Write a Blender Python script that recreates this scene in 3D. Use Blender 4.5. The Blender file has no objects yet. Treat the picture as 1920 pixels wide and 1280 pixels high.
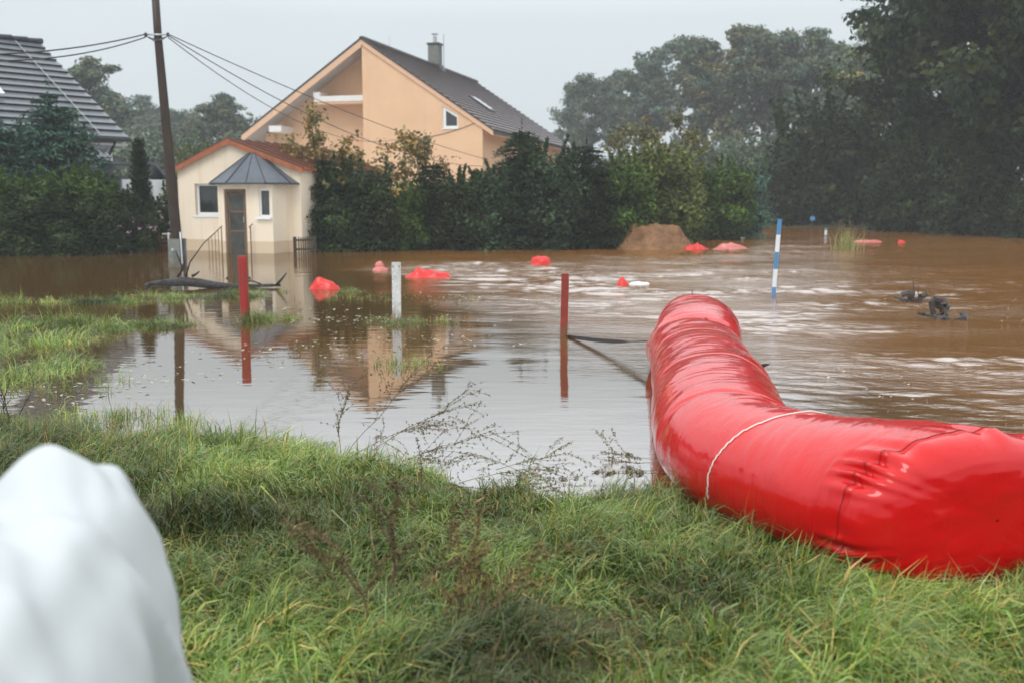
import bpy, math, random
import numpy as np
from math import radians as R, sin, cos, pi
from mathutils import Vector, Matrix

random.seed(7)
RNG = np.random.default_rng(11)
S = bpy.context.scene
COL = S.collection

# ------------------------------------------------------------------ camera
F = 1867.0                       # focal length in photo pixels (35 mm on 36 mm, 1920 px wide)
TH = math.atan(268.0 / F)        # pitch below the horizon
CAM_H = 1.7
cd = bpy.data.cameras.new("camera")
cam = bpy.data.objects.new("camera", cd)
COL.objects.link(cam)
cam.location = (0, 0, CAM_H)
cam.rotation_euler = (pi / 2 - TH, 0, 0)
cd.lens = 35.0; cd.sensor_width = 36.0
cd.clip_start = 0.05; cd.clip_end = 1000
cd.dof.use_dof = True; cd.dof.focus_distance = 7.0; cd.dof.aperture_fstop = 2.4
S.camera = cam

# ------------------------------------------------------------------ world, sun, exposure
SUN_EL, SUN_AZ = R(52), R(200)
w = bpy.data.worlds.new("World"); S.world = w; w.use_nodes = True
nt = w.node_tree; N = nt.nodes; L = nt.links
bg = N["Background"]; bg.inputs[1].default_value = 0.1
sky = N.new("ShaderNodeTexSky"); sky.sky_type = 'NISHITA'; sky.sun_disc = False
sky.sun_elevation = SUN_EL; sky.sun_rotation = SUN_AZ; sky.dust_density = 4.0
tc = N.new("ShaderNodeTexCoord"); sp = N.new("ShaderNodeSeparateXYZ"); L.new(tc.outputs["Generated"], sp.inputs[0])
cr = N.new("ShaderNodeValToRGB"); L.new(sp.outputs[2], cr.inputs[0])
cr.color_ramp.elements[0].position = 0.0; cr.color_ramp.elements[0].color = (0.435, 0.475, 0.495, 1)
cr.color_ramp.elements[1].position = 0.8; cr.color_ramp.elements[1].color = (0.95, 1.0, 1.0, 1)
e_ = cr.color_ramp.elements.new(0.17); e_.color = (0.48, 0.525, 0.545, 1)
e_ = cr.color_ramp.elements.new(0.27); e_.color = (0.83, 0.88, 0.91, 1)
ns = N.new("ShaderNodeTexNoise"); ns.inputs["Scale"].default_value = 2.2; ns.inputs["Detail"].default_value = 4
L.new(tc.outputs["Generated"], ns.inputs["Vector"])
mr = N.new("ShaderNodeMapRange"); mr.inputs[3].default_value = 10.6; mr.inputs[4].default_value = 12.2
L.new(ns.outputs[0], mr.inputs[0])
vm = N.new("ShaderNodeVectorMath"); vm.operation = 'SCALE'; L.new(cr.outputs[0], vm.inputs[0]); L.new(mr.outputs[0], vm.inputs[3])
mx = N.new("ShaderNodeMix"); mx.data_type = 'RGBA'; mx.inputs[0].default_value = 0.9
L.new(sky.outputs[0], mx.inputs[6]); L.new(vm.outputs[0], mx.inputs[7]); L.new(mx.outputs[2], bg.inputs[0])

sd = bpy.data.lights.new("sun", 'SUN'); sd.energy = 0.9; sd.angle = R(25); sd.color = (1.0, 0.97, 0.93)
sun = bpy.data.objects.new("sun", sd); COL.objects.link(sun)
sdir = Vector((sin(SUN_AZ) * cos(SUN_EL), cos(SUN_AZ) * cos(SUN_EL), sin(SUN_EL)))
sun.rotation_euler = sdir.to_track_quat('Z', 'Y').to_euler(); sun.location = (0, -5, 30)

S.view_settings.view_transform = 'Standard'; S.view_settings.look = 'None'
S.view_settings.exposure = 0.5; S.view_settings.gamma = 1.0
S.cycles.max_bounces = 8; S.cycles.volume_bounces = 1; S.cycles.transparent_max_bounces = 4
S.cycles.use_denoising = True

# ------------------------------------------------------------------ helpers
def ray(px, py):
    x = (px - 960) / F; y = -(py - 640) / F
    return Vector((x, cos(TH) + y * sin(TH), -sin(TH) + y * cos(TH)))
def on_z(px, py, z=0.0):
    d = ray(px, py); t = (z - CAM_H) / d.z
    return Vector((d.x * t, d.y * t, z))
def on_y(px, py, Y):
    d = ray(px, py); t = Y / d.y
    return Vector((d.x * t, Y, CAM_H + d.z * t))

def tag(o, label=None, cat=None, group=None, kind=None):
    if label: o["label"] = label
    if cat: o["category"] = cat
    if group: o["group"] = group
    if kind: o["kind"] = kind
    return o
def empty(name, loc=(0, 0, 0), rz=0.0, label=None, cat=None, group=None):
    o = bpy.data.objects.new(name, None); COL.objects.link(o)
    o.empty_display_size = 0.2; o.location = loc; o.rotation_euler = (0, 0, rz)
    return tag(o, label, cat, group)

class MB:
    def __init__(s): s.v = []; s.f = []
    def poly(s, pts):
        b = len(s.v); s.v += [tuple(p) for p in pts]; s.f.append(tuple(range(b, b + len(pts)))); return s
    def box(s, x0, x1, y0, y1, z0, z1):
        b = len(s.v)
        s.v += [(x0,y0,z0),(x1,y0,z0),(x1,y1,z0),(x0,y1,z0),(x0,y0,z1),(x1,y0,z1),(x1,y1,z1),(x0,y1,z1)]
        for q in ((0,3,2,1),(4,5,6,7),(0,1,5,4),(1,2,6,5),(2,3,7,6),(3,0,4,7)): s.f.append(tuple(b+i for i in q))
        return s
    def prism(s, pts, d):
        """polygon pts extruded by vector d, closed"""
        n = len(pts); b = len(s.v); d = Vector(d)
        s.v += [tuple(p) for p in pts] + [tuple(Vector(p) + d) for p in pts]
        s.f.append(tuple(range(b, b+n))[::-1]); s.f.append(tuple(range(b+n, b+2*n)))
        for i in range(n):
            j = (i+1) % n; s.f.append((b+i, b+j, b+n+j, b+n+i))
        return s
    def tube(s, pts, rad, n=8, caps=True, flat=1.0):
        pts = [Vector(p) for p in pts]
        if not hasattr(rad, '__len__'): rad = [rad] * len(pts)
        b = len(s.v); up = None
        for i, p in enumerate(pts):
            t = (pts[min(i+1, len(pts)-1)] - pts[max(i-1, 0)])
            t = t.normalized() if t.length > 1e-9 else Vector((0,0,1))
            if up is None: up = Vector((0,0,1)) if abs(t.z) < .9 else Vector((1,0,0))
            a = t.cross(up); a = a.normalized() if a.length > 1e-6 else Vector((1,0,0))
            c = a.cross(t).normalized(); up = c
            for k in range(n):
                q = 2*pi*k/n; s.v.append(tuple(p + a*cos(q)*rad[i] + c*sin(q)*rad[i]*flat))
        for i in range(len(pts)-1):
            for k in range(n):
                k2 = (k+1) % n
                s.f.append((b+i*n+k, b+i*n+k2, b+(i+1)*n+k2, b+(i+1)*n+k))
        if caps:
            s.f.append(tuple(b+k for k in range(n))[::-1])
            s.f.append(tuple(b+(len(pts)-1)*n+k for k in range(n)))
        return s
    def build(s, name, mat, parent=None, smooth=False, rnd=None):
        me = bpy.data.meshes.new(name); me.from_pydata(s.v, [], s.f); me.update()
        if smooth: me.polygons.foreach_set("use_smooth", [True]*len(me.polygons))
        me.materials.append(mat)
        o = bpy.data.objects.new(name, me); COL.objects.link(o)
        if parent: o.parent = parent
        return o

def np_mesh(name, V, Fq, mat, col=None, parent=None, smooth=False, link=True):
    me = bpy.data.meshes.new(name)
    V = np.asarray(V, np.float32); Fq = np.asarray(Fq, np.int32); k = Fq.shape[1]
    me.vertices.add(len(V)); me.vertices.foreach_set("co", V.ravel())
    me.loops.add(Fq.size); me.loops.foreach_set("vertex_index", Fq.ravel())
    me.polygons.add(len(Fq)); me.polygons.foreach_set("loop_start", np.arange(0, Fq.size, k, dtype=np.int32))
    me.polygons.foreach_set("loop_total", np.full(len(Fq), k, dtype=np.int32))
    if smooth: me.polygons.foreach_set("use_smooth", np.ones(len(Fq), bool))
    me.update(calc_edges=True)
    if col is not None:
        a = me.color_attributes.new("var", 'FLOAT_COLOR', 'POINT')
        c = np.ones((len(V), 4), np.float32); c[:, :3] = col
        a.data.foreach_set("color", c.ravel())
    me.materials.append(mat)
    o = bpy.data.objects.new(name, me)
    if link: COL.objects.link(o)
    if parent: o.parent = parent
    return o

_tab = np.random.default_rng(3).random((256, 256))
def vnoise(x, y):
    x = np.asarray(x, float); y = np.asarray(y, float)
    xi = np.floor(x).astype(int); yi = np.floor(y).astype(int); fx = x-xi; fy = y-yi
    fx = fx*fx*(3-2*fx); fy = fy*fy*(3-2*fy)
    a = _tab[xi & 255, yi & 255]; b = _tab[(xi+1) & 255, yi & 255]
    c = _tab[xi & 255, (yi+1) & 255]; d = _tab[(xi+1) & 255, (yi+1) & 255]
    return (a*(1-fx)+b*fx)*(1-fy)+(c*(1-fx)+d*fx)*fy
def fbm(x, y, o=4):
    s = 0; a = .5; t = 0
    for i in range(o): s = s + a*vnoise(x*2**i+17.3*i, y*2**i+5.1*i); t += a; a *= .5
    return s/t

# ------------------------------------------------------------------ materials
def mat(name, col, rough=.6, spec=.5, bump=0.0, bscale=20, var=0.0, vscale=3, metal=0.0, coat=0.0, col2=None, use_attr=False, objvar=0.0, ior=None, bdist=.01, trans=0.0):
    m = bpy.data.materials.new(name); m.use_nodes = True
    n = m.node_tree.nodes; l = m.node_tree.links; p = n["Principled BSDF"]
    p.inputs["Base Color"].default_value = (*col, 1); p.inputs["Roughness"].default_value = rough
    p.inputs["Specular IOR Level"].default_value = spec; p.inputs["Metallic"].default_value = metal
    p.inputs["Coat Weight"].default_value = coat; p.inputs["Coat Roughness"].default_value = .08
    if ior: p.inputs["IOR"].default_value = ior
    src = None
    g = n.new("ShaderNodeNewGeometry") if False else n.new("ShaderNodeTexCoord")
    if var > 0 or col2:
        t = n.new("ShaderNodeTexNoise"); t.inputs["Scale"].default_value = vscale; t.inputs["Detail"].default_value = 6
        t.inputs["Roughness"].default_value = .65
        l.new(g.outputs["Object"], t.inputs["Vector"])
        r = n.new("ShaderNodeMapRange"); r.inputs[1].default_value = .3; r.inputs[2].default_value = .7
        l.new(t.outputs[0], r.inputs[0])
        x = n.new("ShaderNodeMix"); x.data_type = 'RGBA'; l.new(r.outputs[0], x.inputs[0])
        c2 = col2 if col2 else tuple(min(1, c*(1-var)) for c in col)
        x.inputs[6].default_value = (*col, 1); x.inputs[7].default_value = (*c2, 1); src = x.outputs[2]
    if use_attr:
        a = n.new("ShaderNodeVertexColor"); a.layer_name = "var"
        x = n.new("ShaderNodeMix"); x.data_type = 'RGBA'; x.blend_type = 'MULTIPLY'; x.inputs[0].default_value = 1
        if src: l.new(src, x.inputs[6])
        else: x.inputs[6].default_value = (*col, 1)
        l.new(a.outputs[0], x.inputs[7]); src = x.outputs[2]
    if objvar > 0:
        o = n.new("ShaderNodeObjectInfo"); r = n.new("ShaderNodeMapRange"); l.new(o.outputs["Random"], r.inputs[0])
        r.inputs[3].default_value = 1-objvar; r.inputs[4].default_value = 1+objvar
        v = n.new("ShaderNodeVectorMath"); v.operation = 'SCALE'
        if src: l.new(src, v.inputs[0])
        else: v.inputs[0].default_value = col
        l.new(r.outputs[0], v.inputs[3]); src = v.outputs[0]
    if src: l.new(src, p.inputs["Base Color"])
    if bump > 0:
        t = n.new("ShaderNodeTexNoise"); t.inputs["Scale"].default_value = bscale; t.inputs["Detail"].default_value = 5
        l.new(g.outputs["Object"], t.inputs["Vector"])
        b = n.new("ShaderNodeBump"); b.inputs["Strength"].default_value = bump; b.inputs["Distance"].default_value = bdist
        l.new(t.outputs[0], b.inputs["Height"]); l.new(b.outputs[0], p.inputs["Normal"])
    if trans > 0:
        tr = n.new("ShaderNodeBsdfTranslucent"); ms = n.new("ShaderNodeMixShader"); ms.inputs[0].default_value = trans
        if src: l.new(src, tr.inputs[0])
        else: tr.inputs[0].default_value = (*col, 1)
        l.new(p.outputs[0], ms.inputs[1]); l.new(tr.outputs[0], ms.inputs[2]); l.new(ms.outputs[0], n["Material Output"].inputs[0])
    return m

M = {}
M['grass'] = mat("grass_blades", (.92, .95, .9), .27, .5, use_attr=True, trans=.2)
def leafm(name, col, **k): return mat(name, col, .5, .12, use_attr=True, objvar=k.pop('objvar', .15), trans=k.pop('trans', .15), **k)
M['leaf_dark'] = leafm("leaf_dark", (.027, .042, .014))
M['leaf_wood'] = leafm("leaf_wood", (.105, .135, .088))  # distant foliage: part of the mist is put into this paler colour
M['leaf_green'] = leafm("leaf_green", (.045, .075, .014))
M['leaf_lime'] = leafm("leaf_lime", (.085, .105, .026))
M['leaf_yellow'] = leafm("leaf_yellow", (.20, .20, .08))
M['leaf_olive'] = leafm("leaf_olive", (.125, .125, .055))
M['leaf_tall'] = leafm("leaf_tall", (.036, .057, .023))
M['leaf_autumn'] = leafm("leaf_autumn", (.20, .155, .055))
M['leaf_spruce'] = leafm("leaf_spruce", (.060, .115, .085))
M['leaf_yew'] = leafm("leaf_yew", (.021, .036, .014))
M['leaf_cedar'] = leafm("leaf_cedar", (.033, .054, .025))
M['flower'] = mat("flower_petals", (.62, .42, .52), .6, use_attr=True)
M['bark'] = mat("bark", (.055, .045, .036), .85, .2, .6, 14, .5, 5, bdist=.03)
M['pole'] = mat("weathered_pole_wood", (.050, .026, .016), .42, .35, .5, 30, 0, 2.2, col2=(.020, .013, .010), bdist=.01)
M['concrete'] = mat("wet_concrete", (.20, .21, .19), .7, .4, .5, 25, .5, 6)
M['galv'] = mat("galvanised_steel", (.45, .47, .48), .4, .5, metal=.8)
M['wire'] = mat("cable_black", (.02, .02, .022), .5)
M['redpaint'] = mat("red_post_paint", (.36, .012, .012), .4, .5, .4, 30, 0, 9, col2=(.20, .02, .012))
M['redboard'] = mat("red_brown_board_paint", (.30, .035, .02), .55, .4, .5, 40, 0, 7, col2=(.14, .022, .014))
M['whitepaint'] = mat("chipped_white_paint", (.68, .70, .70), .5, .4, .5, 60, 0, 26, col2=(.36, .36, .34))
M['bluepaint'] = mat("blue_paint", (.07, .22, .43), .4, .5, .2, 40, .2, 9)
M['whitetube'] = mat("white_plastic_tube", (.66, .70, .74), .4, .5, .2, 40, .15, 9)
M['orange'] = mat("apricot_render", (.74, .49, .315), .9, .15, .5, 45, 0, .45, col2=(.66, .42, .26), bdist=.008)
M['soffit'] = mat("grey_soffit", (.52, .50, .50), .8, .2, .2, 20, .15, 3)
M['beam'] = mat("white_beam", (.74, .72, .70), .7, .3, .1, 20, .1, 3)
M['fascia'] = mat("peach_fascia", (.70, .45, .30), .7, .3, .1, 20, .12, 2)
M['tile'] = mat("plum_roof_tiles", (.36, .30, .31), .28, .7, .3, 9, 0, 1.3, col2=(.24, .185, .19), bdist=.02)
M['tiledge'] = mat("tile_edge", (.055, .038, .036), .5, .4, .3, 10, .3, 4)
M['greytile'] = mat("slate_grey_metal_tiles", (.115, .130, .155), .3, .6, .3, 7, 0, 2, col2=(.075, .088, .105), bdist=.02)
M['greyedge'] = mat("slate_tile_step", (.03, .034, .04), .6)
M['whitewall'] = mat("white_render", (.78, .82, .85), .85, .2, .3, 30, .1, 2)
M['redroof'] = mat("red_metal_roof", (.38, .115, .040), .2, .7, .25, 3, 0, 2.5, col2=(.22, .060, .02), bdist=.03)
M['slate'] = mat("canopy_slate", (.085, .105, .135), .34, .6, .3, 8, 0, 3, col2=(.055, .065, .085), bdist=.02)
M['slatedark'] = mat("canopy_trim", (.03, .034, .04), .4, .5)
M['winwhite'] = mat("white_window_frame", (.74, .77, .79), .4, .5)
M['glass'] = mat("dark_window_glass", (.025, .028, .03), .05, .8, ior=1.5)
M['glassgrey'] = mat("grey_window_glass", (.085, .085, .075), .08, .6, 0, 1, .7, 2.5)
M['doorwood'] = mat("brown_door_frame", (.17, .105, .065), .5, .4, .3, 30, .3, 6)
M['rust'] = mat("rusty_fence", (.20, .085, .035), .7, .3, .4, 30, 0, 8, col2=(.10, .045, .025))
M['fencedark'] = mat("dark_brown_fence", (.07, .048, .035), .7, .3, .3, 30, .3, 8)
M['metaldark'] = mat("dark_iron", (.05, .045, .04), .5, .4)
M['strap'] = mat("black_webbing", (.028, .024, .024), .45, .4, .5, 120, .2, 20)
M['rope'] = mat("white_rope", (.78, .72, .68), .6, .3)
M['log'] = mat("wet_log_bark", (.035, .030, .028), .4, .4, 1.0, 14, 0, 6, col2=(.012, .010, .010), bdist=.05)
M['debris'] = mat("waterlogged_wood", (.035, .022, .016), .35, .5, .7, 20, .5, 7, bdist=.03)
M['twig'] = mat("dry_brown_stem", (.13, .10, .055), .7, .2, objvar=.2)
M['twigseed'] = mat("brown_seed_head", (.115, .088, .042), .8, .2, objvar=.2)
M['twiggreen'] = mat("olive_stem", (.17, .17, .08), .6, .3, objvar=.2)
M['rusthead'] = mat("rust_seed_head", (.17, .125, .05), .8, .2, objvar=.2)
M['foam'] = mat("foam", (.62, .58, .50), .6, .3)
M['litter'] = mat("floating_leaf_litter", (.42, .40, .30), .35, .6, 0, 1, 0, 3, col2=(.22, .25, .10))
M['sackwhite'] = mat("white_woven_sack", (.57, .60, .62), .62, .3, .3, 260, .05, 3, bdist=.001)
M['styro'] = mat("white_floating_sheet", (.72, .74, .75), .5, .4)

def red_fabric(name, col, rough, wet=True):
    m = mat(name, col, rough, .12, coat=.75)
    m.node_tree.nodes['Principled BSDF'].inputs['Coat Roughness'].default_value = .06
    m.node_tree.nodes['Principled BSDF'].inputs['Coat IOR'].default_value = 1.5
    n = m.node_tree.nodes; l = m.node_tree.links; p = n["Principled BSDF"]
    a = n.new("ShaderNodeUVMap"); mp = n.new("ShaderNodeMapping"); l.new(a.outputs[0], mp.inputs[0])
    mp.inputs["Scale"].default_value = (34, 3.0, 1); mp.inputs["Rotation"].default_value = (0, 0, R(9))
    t = n.new("ShaderNodeTexNoise"); t.inputs["Scale"].default_value = 1.0; t.inputs["Detail"].default_value = 7
    t.inputs["Roughness"].default_value = .62; t.inputs["Distortion"].default_value = .5
    l.new(mp.outputs[0], t.inputs["Vector"])
    tc2 = n.new("ShaderNodeTexCoord")
    # standing drops of rain
    v = n.new("ShaderNodeTexVoronoi"); v.inputs["Scale"].default_value = 55; l.new(tc2.outputs["Object"], v.inputs["Vector"])
    dr = n.new("ShaderNodeMapRange"); dr.inputs[1].default_value = 0.0; dr.inputs[2].default_value = .32; dr.inputs[3].default_value = 1; dr.inputs[4].default_value = 0
    l.new(v.outputs["Distance"], dr.inputs[0])
    b1 = n.new("ShaderNodeBump"); b1.inputs["Strength"].default_value = .42; b1.inputs["Distance"].default_value = .02
    mp2 = n.new("ShaderNodeMapping"); l.new(a.outputs[0], mp2.inputs[0]); mp2.inputs["Scale"].default_value = (95, 6, 1); mp2.inputs["Rotation"].default_value = (0, 0, R(-7))
    tf = n.new("ShaderNodeTexNoise"); tf.inputs["Scale"].default_value = 1.0; tf.inputs["Detail"].default_value = 3; l.new(mp2.outputs[0], tf.inputs["Vector"])
    ad = n.new("ShaderNodeMath"); ad.operation = 'MULTIPLY_ADD'; ad.inputs[1].default_value = .22; l.new(tf.outputs[0], ad.inputs[0]); l.new(t.outputs[0], ad.inputs[2])
    l.new(ad.outputs[0], b1.inputs["Height"])
    b2 = n.new("ShaderNodeBump"); b2.inputs["Strength"].default_value = .15; b2.inputs["Distance"].default_value = .003
    l.new(dr.outputs[0], b2.inputs["Height"]); l.new(b1.outputs[0], b2.inputs["Normal"])
    l.new(b2.outputs[0], p.inputs["Normal"])
    # wet and dry areas differ in gloss
    t2 = n.new("ShaderNodeTexNoise"); t2.inputs["Scale"].default_value = 3.5; t2.inputs["Detail"].default_value = 6
    l.new(tc2.outputs["Object"], t2.inputs["Vector"])
    rr = n.new("ShaderNodeMapRange"); rr.inputs[1].default_value = .4; rr.inputs[2].default_value = .62
    rr.inputs[3].default_value = rough*.6; rr.inputs[4].default_value = rough*1.7
    l.new(t2.outputs[0], rr.inputs[0]); l.new(rr.outputs[0], p.inputs["Roughness"])
    return m
M['red'] = red_fabric("red_coated_fabric", (.60, .003, .005), .30)
M['redfloat'] = mat("wet_red_sheet", (.68, .022, .016), .28, .5, .6, 7, .2, 5, bdist=.03)
M['pinkfloat'] = mat("faded_red_sheet", (.62, .16, .14), .2, .7, .5, 7, .3, 5, bdist=.03)
M['redseam'] = mat("dark_red_seam", (.16, .004, .006), .5)

def sand_mat():
    return mat("brown_sand", (.30, .165, .085), .9, .2, 1.0, 4.5, 0, 2.2, col2=(.12, .062, .032), bdist=.16)
M['sand'] = sand_mat()

def stained_wall():
    m = mat("cream_render_with_tide_line", (.80, .69, .56), .9, .15, .4, 50, 0, .8, col2=(.74, .63, .49), bdist=.006)
    n = m.node_tree.nodes; l = m.node_tree.links; p = n["Principled BSDF"]
    src = p.inputs["Base Color"].links[0].from_socket
    g = n.new("ShaderNodeNewGeometry"); s = n.new("ShaderNodeSeparateXYZ"); l.new(g.outputs["Position"], s.inputs[0])
    c = n.new("ShaderNodeMapRange"); c.inputs[1].default_value = .36; c.inputs[2].default_value = .38
    l.new(s.outputs[2], c.inputs[0])
    x = n.new("ShaderNodeMix"); x.data_type = 'RGBA'; l.new(c.outputs[0], x.inputs[0])
    x.inputs[6].default_value = (.58, .46, .33, 1); l.new(src, x.inputs[7])
    # vertical rain runs
    mp = n.new("ShaderNodeMapping"); mp.inputs["Scale"].default_value = (3.2, 3.2, .18); l.new(g.outputs["Position"], mp.inputs[0])
    t = n.new("ShaderNodeTexNoise"); t.inputs["Scale"].default_value = 1.3; t.inputs["Detail"].default_value = 5; l.new(mp.outputs[0], t.inputs["Vector"])
    q = n.new("ShaderNodeMapRange"); q.inputs[1].default_value = .56; q.inputs[2].default_value = .72; q.inputs[4].default_value = .55; l.new(t.outputs[0], q.inputs[0])
    y = n.new("ShaderNodeMix"); y.data_type = 'RGBA'; l.new(q.outputs[0], y.inputs[0]); l.new(x.outputs[2], y.inputs[6])
    y.inputs[7].default_value = (.62, .46, .29, 1)
    l.new(y.outputs[2], p.inputs["Base Color"])
    return m
M['cream'] = stained_wall()

def water_mat():
    m = bpy.data.materials.new("muddy_flood_water"); m.use_nodes = True
    n = m.node_tree.nodes; l = m.node_tree.links; p = n["Principled BSDF"]
    g = n.new("ShaderNodeNewGeometry"); s = n.new("ShaderNodeSeparateXYZ"); l.new(g.outputs["Position"], s.inputs[0])
    def math(op, a, b=None, c=None, clamp=False):
        q = n.new("ShaderNodeMath"); q.operation = op; q.use_clamp = clamp
        for i, v in enumerate((a, b, c)):
            if v is None: continue
            if isinstance(v, (int, float)): q.inputs[i].default_value = v
            else: l.new(v, q.inputs[i])
        return q.outputs[0]
    def noise(scale, sx=1, sy=1, detail=4, rough=.55, dist=0, rot=0):
        mp = n.new("ShaderNodeMapping"); mp.inputs["Scale"].default_value = (sx, sy, 1); mp.inputs["Rotation"].default_value = (0, 0, rot)
        l.new(g.outputs["Position"], mp.inputs[0])
        t = n.new("ShaderNodeTexNoise"); t.inputs["Scale"].default_value = scale; t.inputs["Detail"].default_value = detail
        t.inputs["Roughness"].default_value = rough; t.inputs["Distortion"].default_value = dist
        l.new(mp.outputs[0], t.inputs["Vector"]); return t.outputs[0]
    def rng(v, a, b, c, d):
        q = n.new("ShaderNodeMapRange"); q.interpolation_type = 'SMOOTHSTEP'; l.new(v, q.inputs[0])
        for i, k in enumerate((a, b, c, d)): q.inputs[1+i].default_value = k
        return q.outputs[0]
    X, Y = s.outputs[0], s.outputs[1]
    edge = noise(.35, 1, .6, 3)
    # current starts right of a line that swings left with distance
    lim = math('MULTIPLY_ADD', math('MAXIMUM', math('SUBTRACT', Y, 9.0), 0.0), -.42, 1.9)
    lim = math('MAXIMUM', lim, math('MULTIPLY_ADD', Y, -.12, -1.6))
    t = math('ADD', math('SUBTRACT', X, lim), math('MULTIPLY_ADD', edge, 5.0, -2.5))
    chop = rng(t, -2.0, 2.8, 0, 1)
    far = rng(Y, 9, 22, 0, 1)
    patch = rng(noise(.22, .55, 1.3, 4, .6, .8), .36, .62, .25, 1)
    h1 = math('MULTIPLY', noise(9.0, .7, 1.5, 4, .6, .5, R(-12)), math('MULTIPLY', math('MULTIPLY', chop, patch), .017))
    h1 = math('ADD', h1, math('MULTIPLY', noise(26.0, .8, 1.5, 3, .6, .3, R(10)), math('MULTIPLY', chop, .003)))
    h4 = math('MULTIPLY', noise(3.2, .45, 1.7, 2, .5), math('MULTIPLY_ADD', far, .002, .0016))
    hh = math('ADD', h1, h4)
    b = n.new("ShaderNodeBump"); b.inputs["Strength"].default_value = 1; b.inputs["Distance"].default_value = 1
    l.new(hh, b.inputs["Height"]); l.new(b.outputs[0], p.inputs["Normal"])
    mud = n.new("ShaderNodeMix"); mud.data_type = 'RGBA'; l.new(noise(.5, .6, 1.2, 5, .6), mud.inputs[0])
    mud.inputs[6].default_value = (.26, .115, .028, 1); mud.inputs[7].default_value = (.19, .078, .017, 1)
    calm = n.new("ShaderNodeMix"); calm.data_type = 'RGBA'; l.new(math('MAXIMUM', chop, 0.0), calm.inputs[0])
    calm.inputs[6].default_value = (.085, .045, .014, 1); l.new(mud.outputs[2], calm.inputs[7])
    l.new(calm.outputs[2], p.inputs["Base Color"])
    p.inputs["Roughness"].default_value = .03; p.inputs["IOR"].default_value = 6.5
    return m
M['water'] = water_mat()

def ground_mat():
    m = mat("muddy_turf", (.045, .055, .02), .9, .2, .6, 18, 0, 3, col2=(.075, .05, .028), bdist=.03)
    return m
M['ground'] = ground_mat()

def stain(m, lo, hi, col, sc, stretch, amount, band=None):
    """dirt with its own outline: a splashed band above the water line or runs down a wall"""
    n = m.node_tree.nodes; l = m.node_tree.links; p = n["Principled BSDF"]; src = p.inputs["Base Color"].links[0].from_socket
    g = n.new("ShaderNodeNewGeometry"); mp = n.new("ShaderNodeMapping"); mp.inputs["Scale"].default_value = stretch; l.new(g.outputs["Position"], mp.inputs[0])
    t = n.new("ShaderNodeTexNoise"); t.inputs["Scale"].default_value = sc; t.inputs["Detail"].default_value = 5; l.new(mp.outputs[0], t.inputs["Vector"])
    v = t.outputs[0]
    if band:
        s_ = n.new("ShaderNodeSeparateXYZ"); l.new(g.outputs["Position"], s_.inputs[0]); q = n.new("ShaderNodeMath"); q.operation = 'MULTIPLY_ADD'; q.inputs[1].default_value = -band; l.new(s_.outputs[2], q.inputs[0]); l.new(v, q.inputs[2]); v = q.outputs[0]
    r = n.new("ShaderNodeMapRange"); r.inputs[1].default_value = lo; r.inputs[2].default_value = hi; r.inputs[4].default_value = amount; l.new(v, r.inputs[0])
    x = n.new("ShaderNodeMix"); x.data_type = 'RGBA'; l.new(r.outputs[0], x.inputs[0]); l.new(src, x.inputs[6]); x.inputs[7].default_value = (*col, 1); l.new(x.outputs[2], p.inputs["Base Color"])
for k_ in ('whitepaint', 'redboard', 'redpaint'): stain(M[k_], .12, .30, (.13, .07, .03), 9, (1, 1, .6), .75, 2.6)
stain(M['orange'], .58, .75, (.56, .36, .24), .9, (2.2, 2.2, .22), .45)
stain(M['concrete'], .3, .5, (.09, .065, .04), 5, (1, 1, .6), .6, .6)

# ------------------------------------------------------------------ terrain and water
SHORE = np.array([(-60, 9.5), (-8, 8.1), (-3.9, 7.25), (-2.9, 6.85), (-2.1, 6.75), (-1.28, 6.5), (-.85, 6.05), (-.33, 5.72), (.12, 5.52), (.55, 5.46),
                  (.97, 5.4), (1.5, 5.25), (2.6, 5.1), (5, 4.7), (12, 3.6), (60, 0)])
# raised turf just awash: cx, cy, rx, ry, crest height
ISLES = [(-6.3, 12.2, 1.5, 2.1, .02), (-5.0, 13.2, .9, .42, .0), (-6.7, 16.3, 1.9, .55, .0), (-5.4, 17.4, 1.4, .45, -.01), (-4.3, 13.6, 1.15, .42, .0), (-3.4, 14.1, .6, .3, .0),
         (-4.9, 9.5, .8, 1.1, -.01), (-1.52, 13.3, .42, .25, -.03), (-2.9, 18.2, .35, .2, -.04)]
def shore_y(x): return np.interp(x, SHORE[:, 0], SHORE[:, 1])
def ground_z(x, y):
    x = np.asarray(x, float); y = np.asarray(y, float)
    wob = (fbm(x*.9+40, y*.9+40, 3)-.5)*.5
    d = shore_y(x) - y + wob
    z = np.where(d > 0, .17*(1-np.exp(-np.maximum(d, 0)/.9)), -.38*(1-np.exp(np.minimum(d, 0)/1.6)))
    z = z + (fbm(x*1.9, y*1.9, 4)-.5)*.17*np.clip((d+.3), 0, 1)
    for cx, cy, rx, ry, top in ISLES:
        r2 = ((x-cx)/rx)**2 + ((y-cy)/ry)**2
        z = np.maximum(z, -.38 + (.38+top)*np.exp(-(r2**1.5)*.5))
    # far bank of the river and the land behind the houses
    fy = np.interp(x, [-160, -40, 12, 15, 22, 26, 40, 160], [75, 70, 68, 58, 52, 44, 38, 30])
    e = y - fy - (fbm(x*.15+9, y*.15, 3)-.5)*4
    z = np.where(e > -4, np.maximum(z, -.38 + .7*(1-np.exp(-np.maximum(e+4, 0)/7)) + np.clip(e-10, 0, 200)*.02), z)
    return z

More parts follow.
